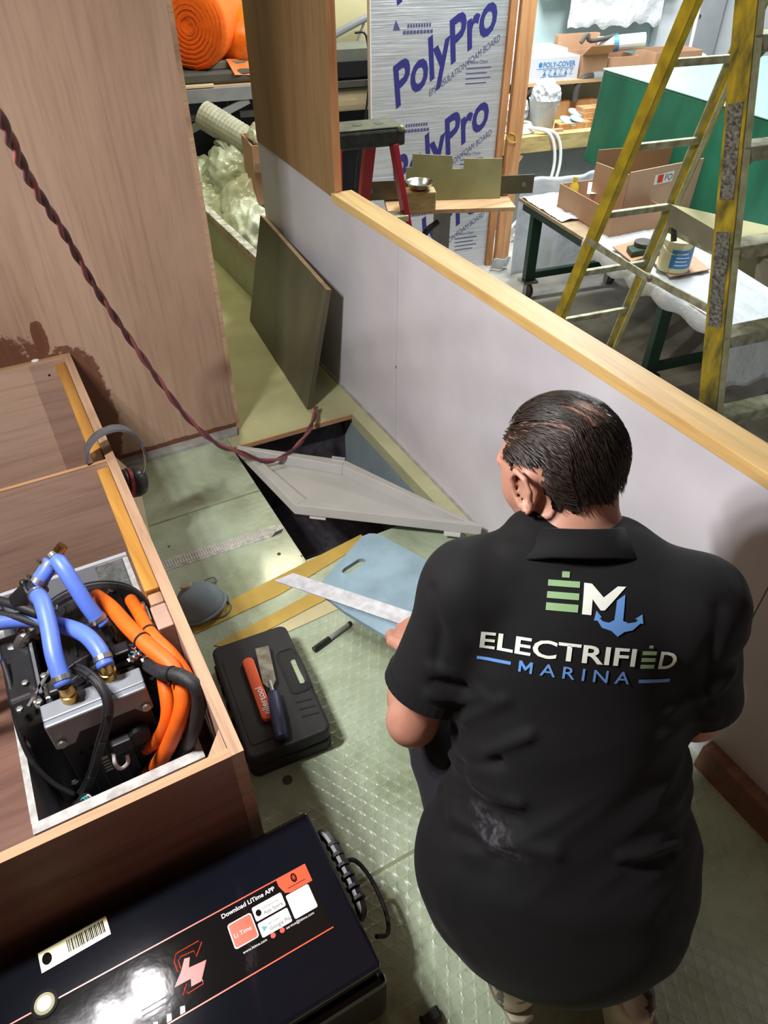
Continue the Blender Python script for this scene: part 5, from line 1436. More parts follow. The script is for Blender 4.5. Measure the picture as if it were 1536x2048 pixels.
# right-hand carry handle and bracket
hd = obj('carry_handle', tube([(bx1 + .008, .615, .20), (bx1 + .022, .60, .205), (bx1 + .026, .53, .20), (bx1 + .022, .46, .195), (bx1 + .008, .445, .19)], .011, 10, 6), M['black'], bt)
for k in range(6):
    obj('handle_rib', cyl((bx1 + .0245, .58 - .022 * k, .203), (bx1 + .0245, .586 - .022 * k, .203), .0135, 12), M['black_soft'], hd)
obj('handle_plate', bx((bx1, .43, .16), (bx1 + .008, .63, .215)), M['black_soft'], bt, bevel=.003)
o = obj('charger_lead', tube([(bx1 + .02, .55, .18), (bx1 + .055, .555, .16), (bx1 + .075, .52, .12), (bx1 + .075, .46, .10), (bx1 + .06, .425, .10), (bx1 + .035, .425, .12)], .0045, 8, 8), M['wire_black'], smooth=True)
tag(o, 'thin black lead looping from the side of the battery', 'cable')
ds = thing('drag_chain', 'black ribbed plastic piece on the floor at the bottom edge', 'plastic piece', at(845, 2040, Z=0))
c = at(850, 2046, Z=.0)
for k in range(3):
    obj('link', bx((-.02, -.012, 0), (.02, .012, .022), Matrix.Translation(c + Vector((.012 - .02 * k, -.03 * k, 0)))), M['black'], ds, bevel=.004)

# ================================================================== TOOL CASE, CHISEL, KNIFE
case = thing('tool_case', 'black moulded plastic tool case lying closed on the green sole', 'tool case', (.25, 1.08, 0))
CZ = .085
ca = [Vector((.165, 1.262, 0)), Vector((.372, 1.236, 0)), Vector((.342, .893, 0)), Vector((.133, .897, 0))]
cen = sum(ca, Vector()) / 4
ux = ((ca[1] + ca[2]) / 2 - (ca[0] + ca[3]) / 2); cw = ux.length; ux.normalize()
uy = Vector((-ux.y, ux.x, 0)); chh = .36
CM = frame_from(cen, ux, uy)
def shell(w, h, r, z0, z1, ins=0.0):
    return prism([CM @ Vector((x, y, z0)) for x, y in rrect(w - ins, h - ins, r)], (0, 0, z1 - z0))
obj('lower_shell', shell(cw, chh, .022, 0, .040), M['black_soft'], case, bevel=.005)
obj('upper_shell', shell(cw, chh, .022, .044, CZ), M['black_soft'], case, bevel=.008, seg=3)
obj('seam', shell(cw, chh, .022, .040, .044, .008), M['black'], case)
# handle opening at the right-hand long side
hx = cw / 2 - .030
obj('handle_recess', prism([CM @ Vector((hx + x, .02 + y, CZ)) for x, y in rrect(.044, .135, .012)], (0, 0, .0008)), M['black'], case)
obj('recess_lip', tube([CM @ Vector((hx + x, .02 + y, CZ + .001)) for x, y in rrect(.050, .142, .014) + [rrect(.050, .142, .014)[0]]], .0022, 6, 1, smooth=False), M['black_soft'], case)
obj('badge_field', prism([CM @ Vector((-.045 + x, -.01 + y, CZ)) for x, y in rrect(.085, .27, .008)], (0, 0, .0015)), M['black_soft'], case, bevel=.0008)
obj('handle_slot', prism([CM @ Vector((hx + .009 + x, .012 + y, CZ + .0009)) for x, y in rrect(.013, .080, .005)], (0, 0, .0006)), M['sole'], case, label='gap of the handle with the green floor showing')
gp = obj('handle_grip', tube([CM @ Vector((hx + .020, .02 - .062, CZ - .012)), CM @ Vector((hx + .021, .02, CZ - .008)), CM @ Vector((hx + .020, .02 + .062, CZ - .012))], .012, 10, 5), M['black_soft'], case)
for k in range(3):
    y = -.075 - .022 * k
    obj('moulded_chevron', beam(CM @ Vector((hx - .025, y, CZ + .0005)), CM @ Vector((hx + .015, y - .006, CZ + .0005)), .004, .003), M['black'], case)
for y in (.11, -.13):
    obj('latch', prism([CM @ Vector((cw / 2 - .004 + x, y + q, .022)) for x, q in rrect(.012, .035, .004)], (0, 0, .045)), M['black'], case)
for k in range(12):
    obj('ridge', bx((-.004, 0, 0), (.004, .007, .05), CM @ Matrix.Translation((-.075 + .0125 * k, chh / 2 - .001, .018))), M['black_soft'], case)
for k in range(6):
    obj('side_ridge', bx((-.006, -.012, 0), (0, .012, .05), CM @ Matrix.Translation((-cw / 2 + .001, -.13 + .05 * k, .018))), M['black_soft'], case)
kn = thing('orange_tool', 'orange tool handle with white lettering lying on the tool case', 'tool', cen + Vector((0, 0, CZ)))
k0, k1 = at(494, 1318, Z=CZ + .008), at(538, 1440, Z=CZ + .008)
ed = (k1 - k0).normalized(); es = Vector((-ed.y, ed.x, 0))
obj('handle', prism([k0 + ed * (x + (k1 - k0).length / 2) + es * y - Vector((0, 0, .0075)) for x, y in rrect((k1 - k0).length, .030, .014)], (0, 0, .014)), M['blade_orange'], kn, bevel=.003)
text('pliertool', frame_from(k1 + Vector((0, 0, .0002)) - ed * .012 + es * .009, -ed, -es, .0075), M['white_print'], kn, .0245, bold=.0003)
cs_ = thing('wood_chisel', 'wide steel chisel with a navy handle lying on the orange tool', 'chisel', cen + Vector((.03, 0, CZ)))
c0, c1, c2, c3 = at(524, 1296, Z=CZ + .017), at(539, 1364, Z=CZ + .017), at(546, 1382, Z=CZ + .019), at(564, 1478, Z=CZ + .019)
d1 = (c1 - c0).normalized(); s1_ = Vector((-d1.y, d1.x, 0))
obj('blade', prism([c0 - s1_ * .0175, c0 + s1_ * .0175, c1 + s1_ * .0165, c1 + d1 * .018 + s1_ * .006, c1 + d1 * .018 - s1_ * .006, c1 - s1_ * .0165], (0, 0, .0035)), M['chisel_steel'], cs_)
obj('shank', cyl(c1 + Vector((0, 0, .002)), c2 + (c3 - c2) * .08 + Vector((0, 0, .002)), .0055, 10), M['steel_dull'], cs_)
obj('handle', tube([c2 + (c3 - c2) * .05, c2.lerp(c3, .25), c2.lerp(c3, .6), c2.lerp(c3, .9), c3], lambda t: .0145 + .0035 * math.sin(t * 3.0) - (.006 if t > .97 else 0), 14, 6), M['chisel_blue'], cs_, smooth=True)

# ================================================================== FLOOR ITEMS
p0, p1 = at(627, 1300, Z=.008), at(702, 1246, Z=.008)
pn = thing('marker_pen', 'grey marker pen with a black cap lying on the green sole', 'pen', p0 - Vector((0, 0, .008)))
obj('cap', cyl(p0, p0.lerp(p1, .42), .0085, 14), M['black'], pn, bevel=.002)
obj('barrel', cyl(p0.lerp(p1, .42), p0.lerp(p1, .95), .0075, 14, .0065), M['pen_grey'], pn)
obj('end_plug', cyl(p0.lerp(p1, .93), p1, .0075, 12), M['black'], pn)
def strip(name, pts, z, m, lab):
    o = obj(name, prism([at(x, y, Z=0) + Vector((0, 0, z)) for x, y in pts], (0, 0, .0025)), m); tag(o, lab, 'strip', 'flat strips on the sole')
strip('laminate_strip', [(380, 1243), (392, 1268), (560, 1190), (735, 1083), (722, 1070)], .0005, M['yellow_strip'], 'long yellow flat strip running up to the hatch opening')
strip('laminate_strip', [(428, 1291), (462, 1300), (652, 1200), (625, 1186)], .0005, M['yellow_strip'], 'shorter yellow flat strip nearer the tool case')
strip('laminate_strip', [(463, 1301), (486, 1305), (690, 1213), (655, 1201)], .0005, M['pale_strip'], 'pale cream flat strip beside the shorter yellow one')
# respirator
rc_ = at(398, 1205, Z=.02)
rs = thing('respirator_mask', 'grey cup respirator with a tan valve lying by the box', 'respirator', rc_ - Vector((0, 0, .02)))
ax = Vector((-.15, .25, 1)).normalized()
obj('cup', lathe([(.072, -.018), (.075, -.012), (.073, .0), (.066, .022), (.050, .042), (.030, .054), (.012, .058), (0, .059)], rc_, ax, 36), M['respirator'], rs, smooth=True)
obj('flange', lathe([(.072, -.019), (.080, -.019), (.080, -.014), (.073, -.012)], rc_, ax, 36), M['respirator'], rs)
vc = rc_ + ax * .050 + Vector((-.012, .018, 0))
obj('valve', lathe([(.017, 0), (.018, .006), (.016, .011), (.0, .012)], vc, ax, 22), M['valve'], rs)
obj('strap', tube([at(430, 1193, Z=.004), at(452, 1200, Z=.006), at(462, 1215, Z=.005), at(448, 1232, Z=.005), at(415, 1240, Z=.004)], .0025, 6, 6), M['elastic'], rs)
obj('strap', tube([at(405, 1172, Z=.02), at(412, 1160, Z=.02), at(428, 1155, Z=.012), at(430, 1165, Z=.006), at(414, 1176, Z=.01)], .0025, 6, 6), M['elastic'], rs)
# beige card leaning on the box side
o = obj('card_strip', hexa(NB(), [(.112, 1.75, .002), (.128, 1.75, .001), (.19, 2.21, .001), (.175, 2.21, .002), (.104, 1.76, .17), (.1075, 1.76, .17), (.108, 2.2, .17), (.104, 2.2, .17)]), M['paper_beige'])
tag(o, 'beige card strip leaning against the outside of the box', 'card')
# ear muffs hooked over the box side
em = thing('ear_muffs', 'black and red ear defenders hooked over the edge of the box', 'ear defenders', (.10, 1.72, .25))
bp = [at(172, 915, Y=1.70), at(176, 893, Y=1.70), at(195, 870, Y=1.71), at(228, 857, Y=1.72), at(258, 862, Y=1.73), at(278, 882, Y=1.74), at(289, 905, Y=1.75)]
path = smoothpath(bp, 8)
bm = NB(); prev = None
for i, p in enumerate(path):
    d = (path[min(i + 1, len(path) - 1)] - path[max(i - 1, 0)]).normalized()
    w = .033 if i < len(path) * .78 else .033 * (1 - (i / len(path) - .78) * 4) + .004
    w = max(w, .004)
    y = Vector((0, 1, -.35)).normalized(); y = (y - d * y.dot(d)).normalized(); nrm_ = d.cross(y) * .003
    ring = [bm.verts.new(q) for q in (p - y * w - nrm_, p + y * w - nrm_, p + y * w + nrm_, p - y * w + nrm_)]
    if prev:
        for k in range(4): bm.faces.new([prev[k], prev[(k + 1) % 4], ring[(k + 1) % 4], ring[k]])
    else: bm.faces.new(ring[::-1])
    prev = ring
bm.faces.new(prev)
obj('headband', bm, M['muff_band'], em, smooth=False)
obj('wire_yoke', tube([at(287, 900, Y=1.745), at(290, 925, Y=1.75), at(285, 950, Y=1.75), at(277, 972, Y=1.74)], .0025, 6, 6), M['steel'], em)
mc = at(268, 965, Y=1.76)
axm = Vector((.9, .05, -.25)).normalized()
obj('cup', lathe([(.02, .036), (.034, .030), (.043, .012), (.044, -.008), (.04, -.012)], mc, axm, 26), M['black'], em, smooth=True)
obj('red_ring', lathe([(.043, -.020), (.0445, -.018), (.0445, -.010), (.043, -.008)], mc, axm, 26), M['muff_red'], em)
obj('cushion', lathe([(.020, -.034), (.036, -.036), (.041, -.030), (.041, -.020)], mc, axm, 26), M['black_soft'], em, smooth=True)

# ================================================================== TWISTED LEAD hanging across the picture
pts = [(-120, 60, .95), (0, 238, 1.25), (60, 360, 1.5), (130, 470, 1.72), (190, 575, 1.86), (250, 665, 1.95), (310, 750, 2.0), (370, 830, 2.02), (430, 885, 2.03), (480, 905, 2.03), (530, 922, 2.02), (570, 912, 2.04), (605, 880, 2.10), (625, 845, 2.18), (632, 815, 2.28)]
lead = [at(x, y, Y=yy) for x, y, yy in pts]
lead = [Vector((lead[0].x - .06, lead[0].y - .12, 2.298)), lead[0] + Vector((-.03, -.06, .15))] + lead
base = smoothpath(lead, 30)
ln = 0.0; tw = thing('twisted_lead', 'dark red and black twisted lead hanging down to the hatch', 'cable', base[-1] - Vector((0, 0, .02)))
A_, B_ = [], []
ref = None
for i, p in enumerate(base):
    d = (base[min(i + 1, len(base) - 1)] - base[max(i - 1, 0)]).normalized()
    if i: ln += (p - base[i - 1]).length
    if ref is None: ref = d.orthogonal().normalized()
    ref = (ref - d * ref.dot(d)).normalized(); s_ = d.cross(ref)
    a = ln / .19 * 2 * math.pi
    off = (ref * math.cos(a) + s_ * math.sin(a)) * .0046
    A_.append(p + off); B_.append(p - off)
obj('strand', tube(A_, .0056, 8, 1, smooth=False), M['wire_red'], tw, smooth=True, label='dull red strand')
obj('strand', tube(B_, .0056, 8, 1, smooth=False), M['wire_dark'], tw, smooth=True, label='dark strand')
# ================================================================== PERSON crouching by the hatch
def nv(*a): return np.array(a, float)
rgt = Vector((.796, -.605, 0)).normalized()
fwd = Vector((.605, .796, 0)).normalized()
hipc, neck = Vector((.535, .322, .335)), Vector((.650, .565, .862))
upb = (neck - hipc).normalized()
fwb = upb.cross(rgt).normalized() * 1.0
if fwb.dot(fwd) < 0: fwb = -fwb
RB = np.array([rgt, fwb, upb]).T                     # columns: body axes
def B(r, f, u, o=hipc): return o + rgt * r + fwb * f + upb * u
SL_, SR_ = Vector((.487, .600, .775)), Vector((.745, .395, .800))
EL, ER = Vector((.372, .575, .525)), Vector((.785, .340, .555))
WLp, WRp = Vector((.492, .750, .440)), Vector((.83, .57, .46))
HL, HRt = B(-.10, .0, -.02), B(.10, .0, -.02)
KL, AL = Vector((.505, .70, .385)), Vector((.395, .325, .115))
KR, AR = Vector((.82, .56, .085)), Vector((.575, .125, .075))
# head axes
haz, hpt = math.radians(-20), math.radians(20)
hf = Vector((math.sin(haz) * math.cos(hpt), math.cos(haz) * math.cos(hpt), -math.sin(hpt)))
hr = Vector((math.cos(haz), -math.sin(haz), 0))
hu = hr.cross(hf).normalized()
# small roll of the head
RH = np.array([hr, hf, hu]).T
HC = Vector((.658, .634, .943))
HS = .925
def Hd(r, f, u): return HC + (hr * r + hf * f + hu * u) * HS
def hs(*a): return tuple(x * HS for x in a)

bodyF = Field((.18, -.05, 0), (1.08, .98, 1.12), .0048)
F = bodyF
# legs
F.cone(HL, KL, .090, .062, .03); F.cone(KL, AL, .058, .040, .02); F.cone(AL, AL + Vector((.02, .12, -.07)), .034, .026, .02)
F.cone(HRt, KR, .090, .062, .03); F.cone(KR, AR, .058, .042, .02); F.cone(AR, AR + Vector((-.05, -.10, -.015)), .034, .026, .02)
# trunk
F.ell(B(0, 0, 0), (.165, .135, .15), RB, .05)
F.ell(B(0, .02, .19), (.155, .13, .20), RB, .05)
F.ell(B(0, .01, .40), (.165, .115, .19), RB, .05)
F.cone(SL_, SR_, .060, .060, .04)
# arms
def arm(s, e, w, hand_dir, palm_n, sgn, grip):
    F.cone(s, e, .054, .041, .03); F.cone(e, e.lerp(w, .35), .041, .045, .02); F.cone(e.lerp(w, .3), w, .046, .029, .02)
    d = hand_dir.normalized(); n = palm_n.normalized(); n = (n - d * n.dot(d)).normalized(); sd = d.cross(n) * sgn
    F.cone(w, w + d * .085, .028, .034, .012, (n, 1.75))
    tips = []
    for k, (off, L) in enumerate(((-.030, .066), (-.010, .076), (.010, .070), (.029, .056))):
        r0 = w + d * .088 + sd * off
        a1 = r0 + (d * math.cos(grip) - n * math.sin(grip)) * L * .45
        a2 = a1 + (d * math.cos(grip * 2) - n * math.sin(grip * 2)) * L * .32
        a3_ = a2 + (d * math.cos(grip * 2.7) - n * math.sin(grip * 2.7)) * L * .23
        for a, b, ra, rb in ((r0 - d * .02, r0, .0105, .0100), (r0, a1, .0100, .0092), (a1, a2, .0092, .0085), (a2, a3_, .0085, .0072)): F.cone(a, b, ra, rb, .003)
    t0_ = w + d * .030 - sd * .028
    t1_ = t0_ - sd * .022 + d * .030 + n * .004
    t2_ = t1_ + d * .030 - sd * .004 - n * .006
    t3_ = t2_ + d * .022 + sd * .004 - n * .008
    for a, b, ra, rb in ((t0_, t1_, .0140, .0118), (t1_, t2_, .0112, .0102), (t2_, t3_, .0102, .0082)): F.cone(a, b, ra, rb, .004)
arm(SL_, EL, WLp, Vector((.35, .80, -.22)), Vector((-.25, .25, .95)), 1, .28)
arm(SR_, ER, WRp, Vector((-.25, .9, -.2)), Vector((.3, .2, .9)), -1, .35)
# neck and head
F.cone(neck - upb * .05, HC - hu * .05 - hf * .025, .066, .060, .025)
F.cone(neck - upb * .03 - rgt * .05, neck - rgt * .10 - upb * .07, .045, .05, .03); F.cone(neck - upb * .03 + rgt * .05, neck + rgt * .10 - upb * .07, .045, .05, .03)
F.ell(Hd(0, -.012, .018), hs(.0775, .098, .092), RH, .02)
F.ell(Hd(0, .035, -.030), hs(.066, .062, .085), RH, .03)
F.ell(Hd(0, .048, -.088), hs(.050, .048, .036), RH, .03)
F.ell(Hd(.044, .052, -.038), hs(.028, .036, .036), RH, .02); F.ell(Hd(-.044, .052, -.038), hs(.028, .036, .036), RH, .02); F.ell(Hd(0, .045, .005), hs(.066, .050, .05), RH, .02)
F.cone(Hd(0, .086, -.014), Hd(0, .101, -.050), .009, .012, .014)
F.ell(Hd(.011, .103, -.052), hs(.008, .009, .007), RH, .006); F.ell(Hd(-.011, .103, -.052), hs(.008, .009, .007), RH, .006)
F.ell(Hd(0, .086, .018), hs(.055, .012, .008), RH, .012)
F.ell(Hd(0, .098, -.074), hs(.022, .008, .006), RH, .006); F.ell(Hd(0, .096, -.084), hs(.019, .008, .006), RH, .006)
for sg in (-1, 1):
    F.ell(Hd(.031 * sg, .094, -.005), hs(.014, .010, .008), RH, .006, True)
    # ears: rim, lobe and hollow
    ec = (-.002, -.022)
    eo = hf * .012 + hu * .012 + hr * (sg * .003)
    pts_ = [Hd(sg * .080, .024 * math.cos(a), -.020 + .038 * math.sin(a)) + hr * sg * (.014 - .010 * math.cos(a)) + eo for a in [math.radians(q) for q in (-80, -20, 30, 80, 130, 170, 215, 255)]]
    for a, b in zip(pts_[:-1], pts_[1:]): F.cone(a, b, .0050, .0050, .003)
    F.ell(Hd(sg * .078, -.002, -.022) + eo, hs(.008, .020, .032), RH, .004)
    F.ell(Hd(sg * .084, -.002, -.052) + eo, hs(.007, .010, .011), RH, .004)
    F.ell(Hd(sg * .090, .003, -.018) + eo, hs(.007, .009, .014), RH, .003, True)
body = F.mesh()
pe = obj('person', body, M['skin'], smooth=True)
tag(pe, 'person in a black polo shirt and dark shorts crouching with the back turned', 'person')
sm = pe.modifiers.new('smooth', 'SMOOTH'); sm.factor = .5; sm.iterations = 2

# ------------------------------------------------------------------ clothing
def ccone(Fd, a, b, ra, rb, k=.02, cut=True):
    a, b = np.array(a, float), np.array(b, float)
    R = max(ra, rb) + 3 * k + Fd.h
    sl, p = Fd.sub(np.minimum(a, b) - R, np.maximum(a, b) + R)
    d = b - a; L = np.linalg.norm(d); u = d / L
    tt = (p - a) @ u
    t = np.clip(tt / L, 0, 1)
    q = p - a - (tt * np.where(tt > 0, 1, 0))[..., None] * u
    dist = np.linalg.norm(q, axis=-1) - (ra + (rb - ra) * t)
    if cut: dist = np.maximum(dist, tt - L)
    Fd.put(sl, dist, k)
shF = Field((.16, -.05, .05), (1.08, .98, 1.0), .006)
S_ = shF
S_.ell(B(-.018, -.005, -.005), (.242, .182, .19), RB, .04)
S_.ell(B(0, -.02, -.09), (.205, .165, .13), RB, .05)
S_.ell(B(0, .015, .17), (.190, .160, .22), RB, .06)
S_.ell(B(0, .010, .34), (.190, .145, .19), RB, .06)
S_.ell(B(0, -.015, .44), (.165, .115, .13), RB, .05)
S_.cone(SL_ + Vector((0, 0, -.005)), SR_ + Vector((0, 0, -.005)), .066, .066, .05)
S_.cone(neck - upb * .035 - rgt * .06, neck + rgt * .06 - upb * .035, .060, .060, .04)
S_.cone(neck - upb * .05, SL_, .055, .07, .04); S_.cone(neck - upb * .05, SR_, .055, .07, .04)
ccone(S_, SL_, SL_.lerp(EL, .73), .068, .074, .035)
ccone(S_, SR_, SR_.lerp(ER, .80), .068, .074, .035)
# neck hole
S_.cut(neck + upb * .03 + fwb * .0, np.array(upb + fwb * .25) / 1.03)
# shirt tail: everything below the hem plane is taken away
S_.cut(B(0, -.05, -.175), np.array(-(upb - fwb * .55).normalized()))
shirt = S_.mesh()
n = len(shirt.vertices)
co = np.empty(n * 3, np.float32); shirt.vertices.foreach_get('co', co); co = co.reshape(-1, 3)
no = np.empty(n * 3, np.float32); shirt.vertices.foreach_get('normal', no); no = no.reshape(-1, 3)
q = co - np.array(hipc)
cr, cf, cu = q @ np.array(rgt), q @ np.array(fwb), q @ np.array(upb)
disp = np.zeros(n)
for i in range(n):
    r_, f_, u_ = cr[i], cf[i], cu[i]
    v = Vector((r_ * 4, f_ * 3, u_ * 13 + r_ * 3))
    w = math.exp(-((u_ - .16) / .09) ** 2) * (.55 + .45 * min(1, abs(r_) / .15))
    d = .012 * w * noise.noise(v) + .0025 * noise.noise(Vector((r_ * 9, f_ * 9, u_ * 9)))
    d += .0045 * math.exp(-((abs(r_) - .19) / .06) ** 2) * noise.noise(Vector((r_ * 26 + u_ * 10, f_ * 18, u_ * 22)))
    d += .009 * w * (1 - 2 * abs(noise.noise(Vector((r_ * 6 + 4, f_ * 5, u_ * 17 - r_ * 9)))))
    disp[i] = d
co = co + no * disp[:, None]
shirt.vertices.foreach_set('co', co.astype(np.float32).ravel()); shirt.update()
# hand-placed folds: (photo points along the fold) -> ridge on the cloth
sbv0 = BVHTree.FromPolygons([Vector(v) for v in co.tolist()], [tuple(p.vertices) for p in shirt.polygons])
def cloth_pt(px, py):
    r = (FW * FOC + RT * (px - 768) - UP * (py - 1024)).normalized()
    h, n_, i_, d_ = sbv0.ray_cast(EYE, r)
    return None if h is None else np.array(h)
for pts_, wd, am in (([(852, 1492), (905, 1506), (980, 1500), (1060, 1470)], .010, .010), ([(852, 1514), (920, 1530), (1000, 1524)], .009, -.009),
                     ([(872, 1548), (950, 1568), (1040, 1606)], .010, .009), ([(880, 1575), (960, 1600), (1040, 1640)], .010, -.007), ([(905, 1635), (990, 1682), (1110, 1708)], .014, .008),
                     ([(915, 1665), (1000, 1710)], .013, -.006), ([(1245, 1712), (1300, 1706), (1350, 1685)], .010, .009), ([(1250, 1732), (1340, 1712)], .010, -.006),
                     ([(865, 1335), (905, 1345), (960, 1380)], .010, .007), ([(858, 1390), (920, 1400), (980, 1395)], .010, .007), ([(868, 1450), (930, 1440), (1010, 1400)], .011, .008),
                     ([(866, 1365), (930, 1372)], .008, -.006), ([(1340, 1420), (1420, 1390), (1462, 1345)], .012, .007), ([(1330, 1470), (1430, 1440)], .012, .006),
                     ([(1010, 1090), (1120, 1112), (1230, 1105)], .014, .004), ([(862, 1180), (880, 1260), (872, 1330)], .010, -.006), ([(1440, 1215), (1420, 1300), (1418, 1400)], .010, -.006),
                     ([(820, 1200), (800, 1290)], .012, .005), ([(1000, 1800), (1150, 1850), (1300, 1810)], .030, .006)):
    c3 = [cloth_pt(*q_) for q_ in pts_]
    c3 = [c for c in c3 if c is not None]
    if len(c3) < 2: continue
    best = np.full(n, 9.0)
    for a_, b_ in zip(c3[:-1], c3[1:]):
        d_ = b_ - a_; t_ = np.clip(((co - a_) @ d_) / max(d_ @ d_, 1e-9), 0, 1)
        taper = np.linalg.norm(co - a_ - t_[:, None] * d_, axis=1)
        best = np.minimum(best, taper)
    co = co + no * (am * np.exp(-(best / wd) ** 2))[:, None]
shirt.vertices.foreach_set('co', co.astype(np.float32).ravel()); shirt.update()
sbv = BVHTree.FromPolygons([Vector(v) for v in co.tolist()], [tuple(p.vertices) for p in shirt.polygons])
shirt_o = obj('polo_shirt', shirt, M['shirt'], pe, smooth=True)
sm = shirt_o.modifiers.new('smooth', 'SMOOTH'); sm.factor = .5; sm.iterations = 1
# sleeve hems and shirt hem bands
for s_, e_, t in ((SL_, EL, .73), (SR_, ER, .80)):
    d = (e_ - s_).normalized(); c = s_.lerp(e_, t)
    obj('sleeve_hem', lathe([(.068, -.020), (.0752, -.020), (.0756, .001), (.068, .001)], c, d, 36), M['shirt'], shirt_o, smooth=False)
# collar
bm = NB(); rings = []
cax = (HC - hu * .05 - hf * .02 - neck).normalized(); cax = (cax + upb * .8).normalized()
c1 = (rgt - cax * rgt.dot(cax)).normalized(); c2 = cax.cross(c1)
if c2.dot(fwb) < 0: c2 = -c2
prof = [(.067, .004, .0), (.067, .011, 0), (.072, .010, 0), (.084, -.006, 0), (.096, -.026, 0), (.094, -.030, 0), (.076, -.022, 0)]
NS = 48
for (r_, h_, _) in prof:
    ring = []
    for k in range(NS):
        a = 2 * math.pi * k / NS
        ring.append(bm.verts.new(neck + cax * (h_ - .006 - .012 * math.sin(a) * 0) + c1 * (math.cos(a) * (r_ * 1.08 + max(0, .004 - h_) * .55)) + c2 * (math.sin(a) * r_ * .98) - cax * (.55 * max(0, abs(math.cos(a)) - .35) * max(0, .004 - h_))))
    rings.append(ring)
for i in range(len(rings)):
    j = (i + 1) % len(rings)
    for k in range(NS):
        bm.faces.new([rings[i][k], rings[i][(k + 1) % NS], rings[j][(k + 1) % NS], rings[j][k]])
obj('collar', bm, M['shirt'], shirt_o, smooth=True)
# shorts
ghF = Field((.16, -.05, 0), (1.08, .95, .7), .007)
G = ghF
G.ell(B(0, 0, -.03), (.195, .155, .17), RB, .04)
ccone(G, HL, HL.lerp(KL, 1.0), .115, .088, .03)
ccone(G, HRt, HRt.lerp(KR, .92), .115, .098, .03)
gm_ = G.mesh()
for v in gm_.vertices:
    p = v.co
    v.co = p + v.normal * (.006 * noise.noise(p * 16) + .006 * (1 - 2 * abs(noise.noise(Vector((p.x * 20, p.y * 9, p.z * 11))))))
gm_.update()
so = obj('shorts', gm_, M['shorts'], pe, smooth=True)
sm = so.modifiers.new('smooth', 'SMOOTH'); sm.factor = .5; sm.iterations = 2
pk_ = B(.215, -.01, .03)
obj('pocket_clip', beam(pk_, pk_ - upb * .05, .02, .012, rgt), M['black'], so, bevel=.003)
# shoes
def shoe(toe, heel, nm):
    f = Field(np.minimum(toe, heel) - .08, np.maximum(toe, heel) + .10, .004)
    d = (toe - heel).normalized(); s = d.cross(Vector((0, 0, 1))).normalized(); u = s.cross(d).normalized()
    R3 = np.array([s, d, u]).T
    f.cone(heel, heel.lerp(toe, .5), .044, .046, .02); f.cone(heel.lerp(toe, .45), toe, .048, .042, .02, (u, 1.35))
    f.ell(heel + u * .045, (.042, .046, .040), R3, .02)
    f.ell(heel + u * .088 + d * .012, (.030, .038, .03), R3, .006, True)
    me = f.mesh()
    for pl_ in me.polygons:
        q_ = pl_.center - heel
        x_, y_, z_ = q_.dot(d), q_.dot(s), q_.dot(u)
        if y_ < -.012 and -.03 < x_ < .14 and z_ > -.02 and noise.noise(Vector((x_ * 55, z_ * 60, 3))) > -.25: pl_.material_index = 1
        if x_ < -.030 and abs(y_) < .012 and .012 < z_ < .022: pl_.material_index = 1
    o = obj(nm, me, [M['shoe'], M['shoe_dark']], pe, smooth=True)
    so_ = [heel + d * x + s * y - u * .045 for x, y in ((-.045, -.022), (-.052, 0), (-.045, .022), (.03, .036), ((toe - heel).length * .7, .044), ((toe - heel).length + .02, .030), ((toe - heel).length + .038, 0),
                                                  ((toe - heel).length + .02, -.032), ((toe - heel).length * .7, -.044), (.03, -.036))]
    obj('sole', prism(so_, u * .018), M['sole_rubber'], o, bevel=.004)
    return o
shoe(Vector((.445, .395, .050)), Vector((.405, .243, .092)), 'shoe')
shoe(Vector((.52, -.01, .045)), Vector((.575, .13, .075)), 'shoe')
# eyes and brows
for sg in (-1, 1):
    e_ = obj('eye', ico(Hd(.031 * sg, .0735, -.005), .0115, 3), M['white_print'], pe, smooth=True)
    obj('iris', ico(Hd(.031 * sg, .0835, -.007), .0045, 2, sc=(1, 1, 1)), M['hair'], e_, smooth=True)
    obj('eyebrow', tube([Hd(.016 * sg, .0955, .014), Hd(.032 * sg, .0905, .020), Hd(.048 * sg, .078, .014)], lambda t: .0034 - .0015 * t, 6, 5), M['hair'], pe)

# ------------------------------------------------------------------ hair
bco = [v.co + pe.location for v in body.vertices]
tree = BVHTree.FromPolygons(bco, [tuple(p.vertices) for p in body.polygons])
def local(p):
    q = p - HC
    return q.dot(hr) / HS, q.dot(hf) / HS, q.dot(hu) / HS
def hairy(r, f, u):
    """1 inside the hair, 0 on skin (head coordinates)"""
    if u < -.085: return 0
    ar = abs(r)
    line = .066 - .30 * max(0, u - .035) if u > .03 else (.035 + .5 * max(0, u + .0) if u > -.02 else .004 - .0 * u)
    if u > .05: line = .074 - .30 * (u - .05)
    if f > line: return 0
    if ar > .0765 and u < .040 and f > -.020: return 0
    if u < -.02 and f > -.022 and ar > .05: return 0               # behind and below the ear
    if ar > .064 and -.055 < u < .030 and -.014 < f < .040: return 0   # ear
    nape = -.046 - .10 * max(0, -f - .05) - .010 * noise.noise(Vector((r * 60, f * 60, 1)))
    if u < nape: return 0
    return 1
def thin(r, f, u):
    """how much scalp shows: bald crown and the parting"""
    a = 1.5 * math.exp(-(((r - .012) / .050) ** 2 + ((f + .034) / .042) ** 2)) if u > .02 else 0
    b = math.exp(-((r + .046) / .010) ** 2) * (1 if (u > .05 and f > -.055) else 0)
    return max(a, .85 * b)
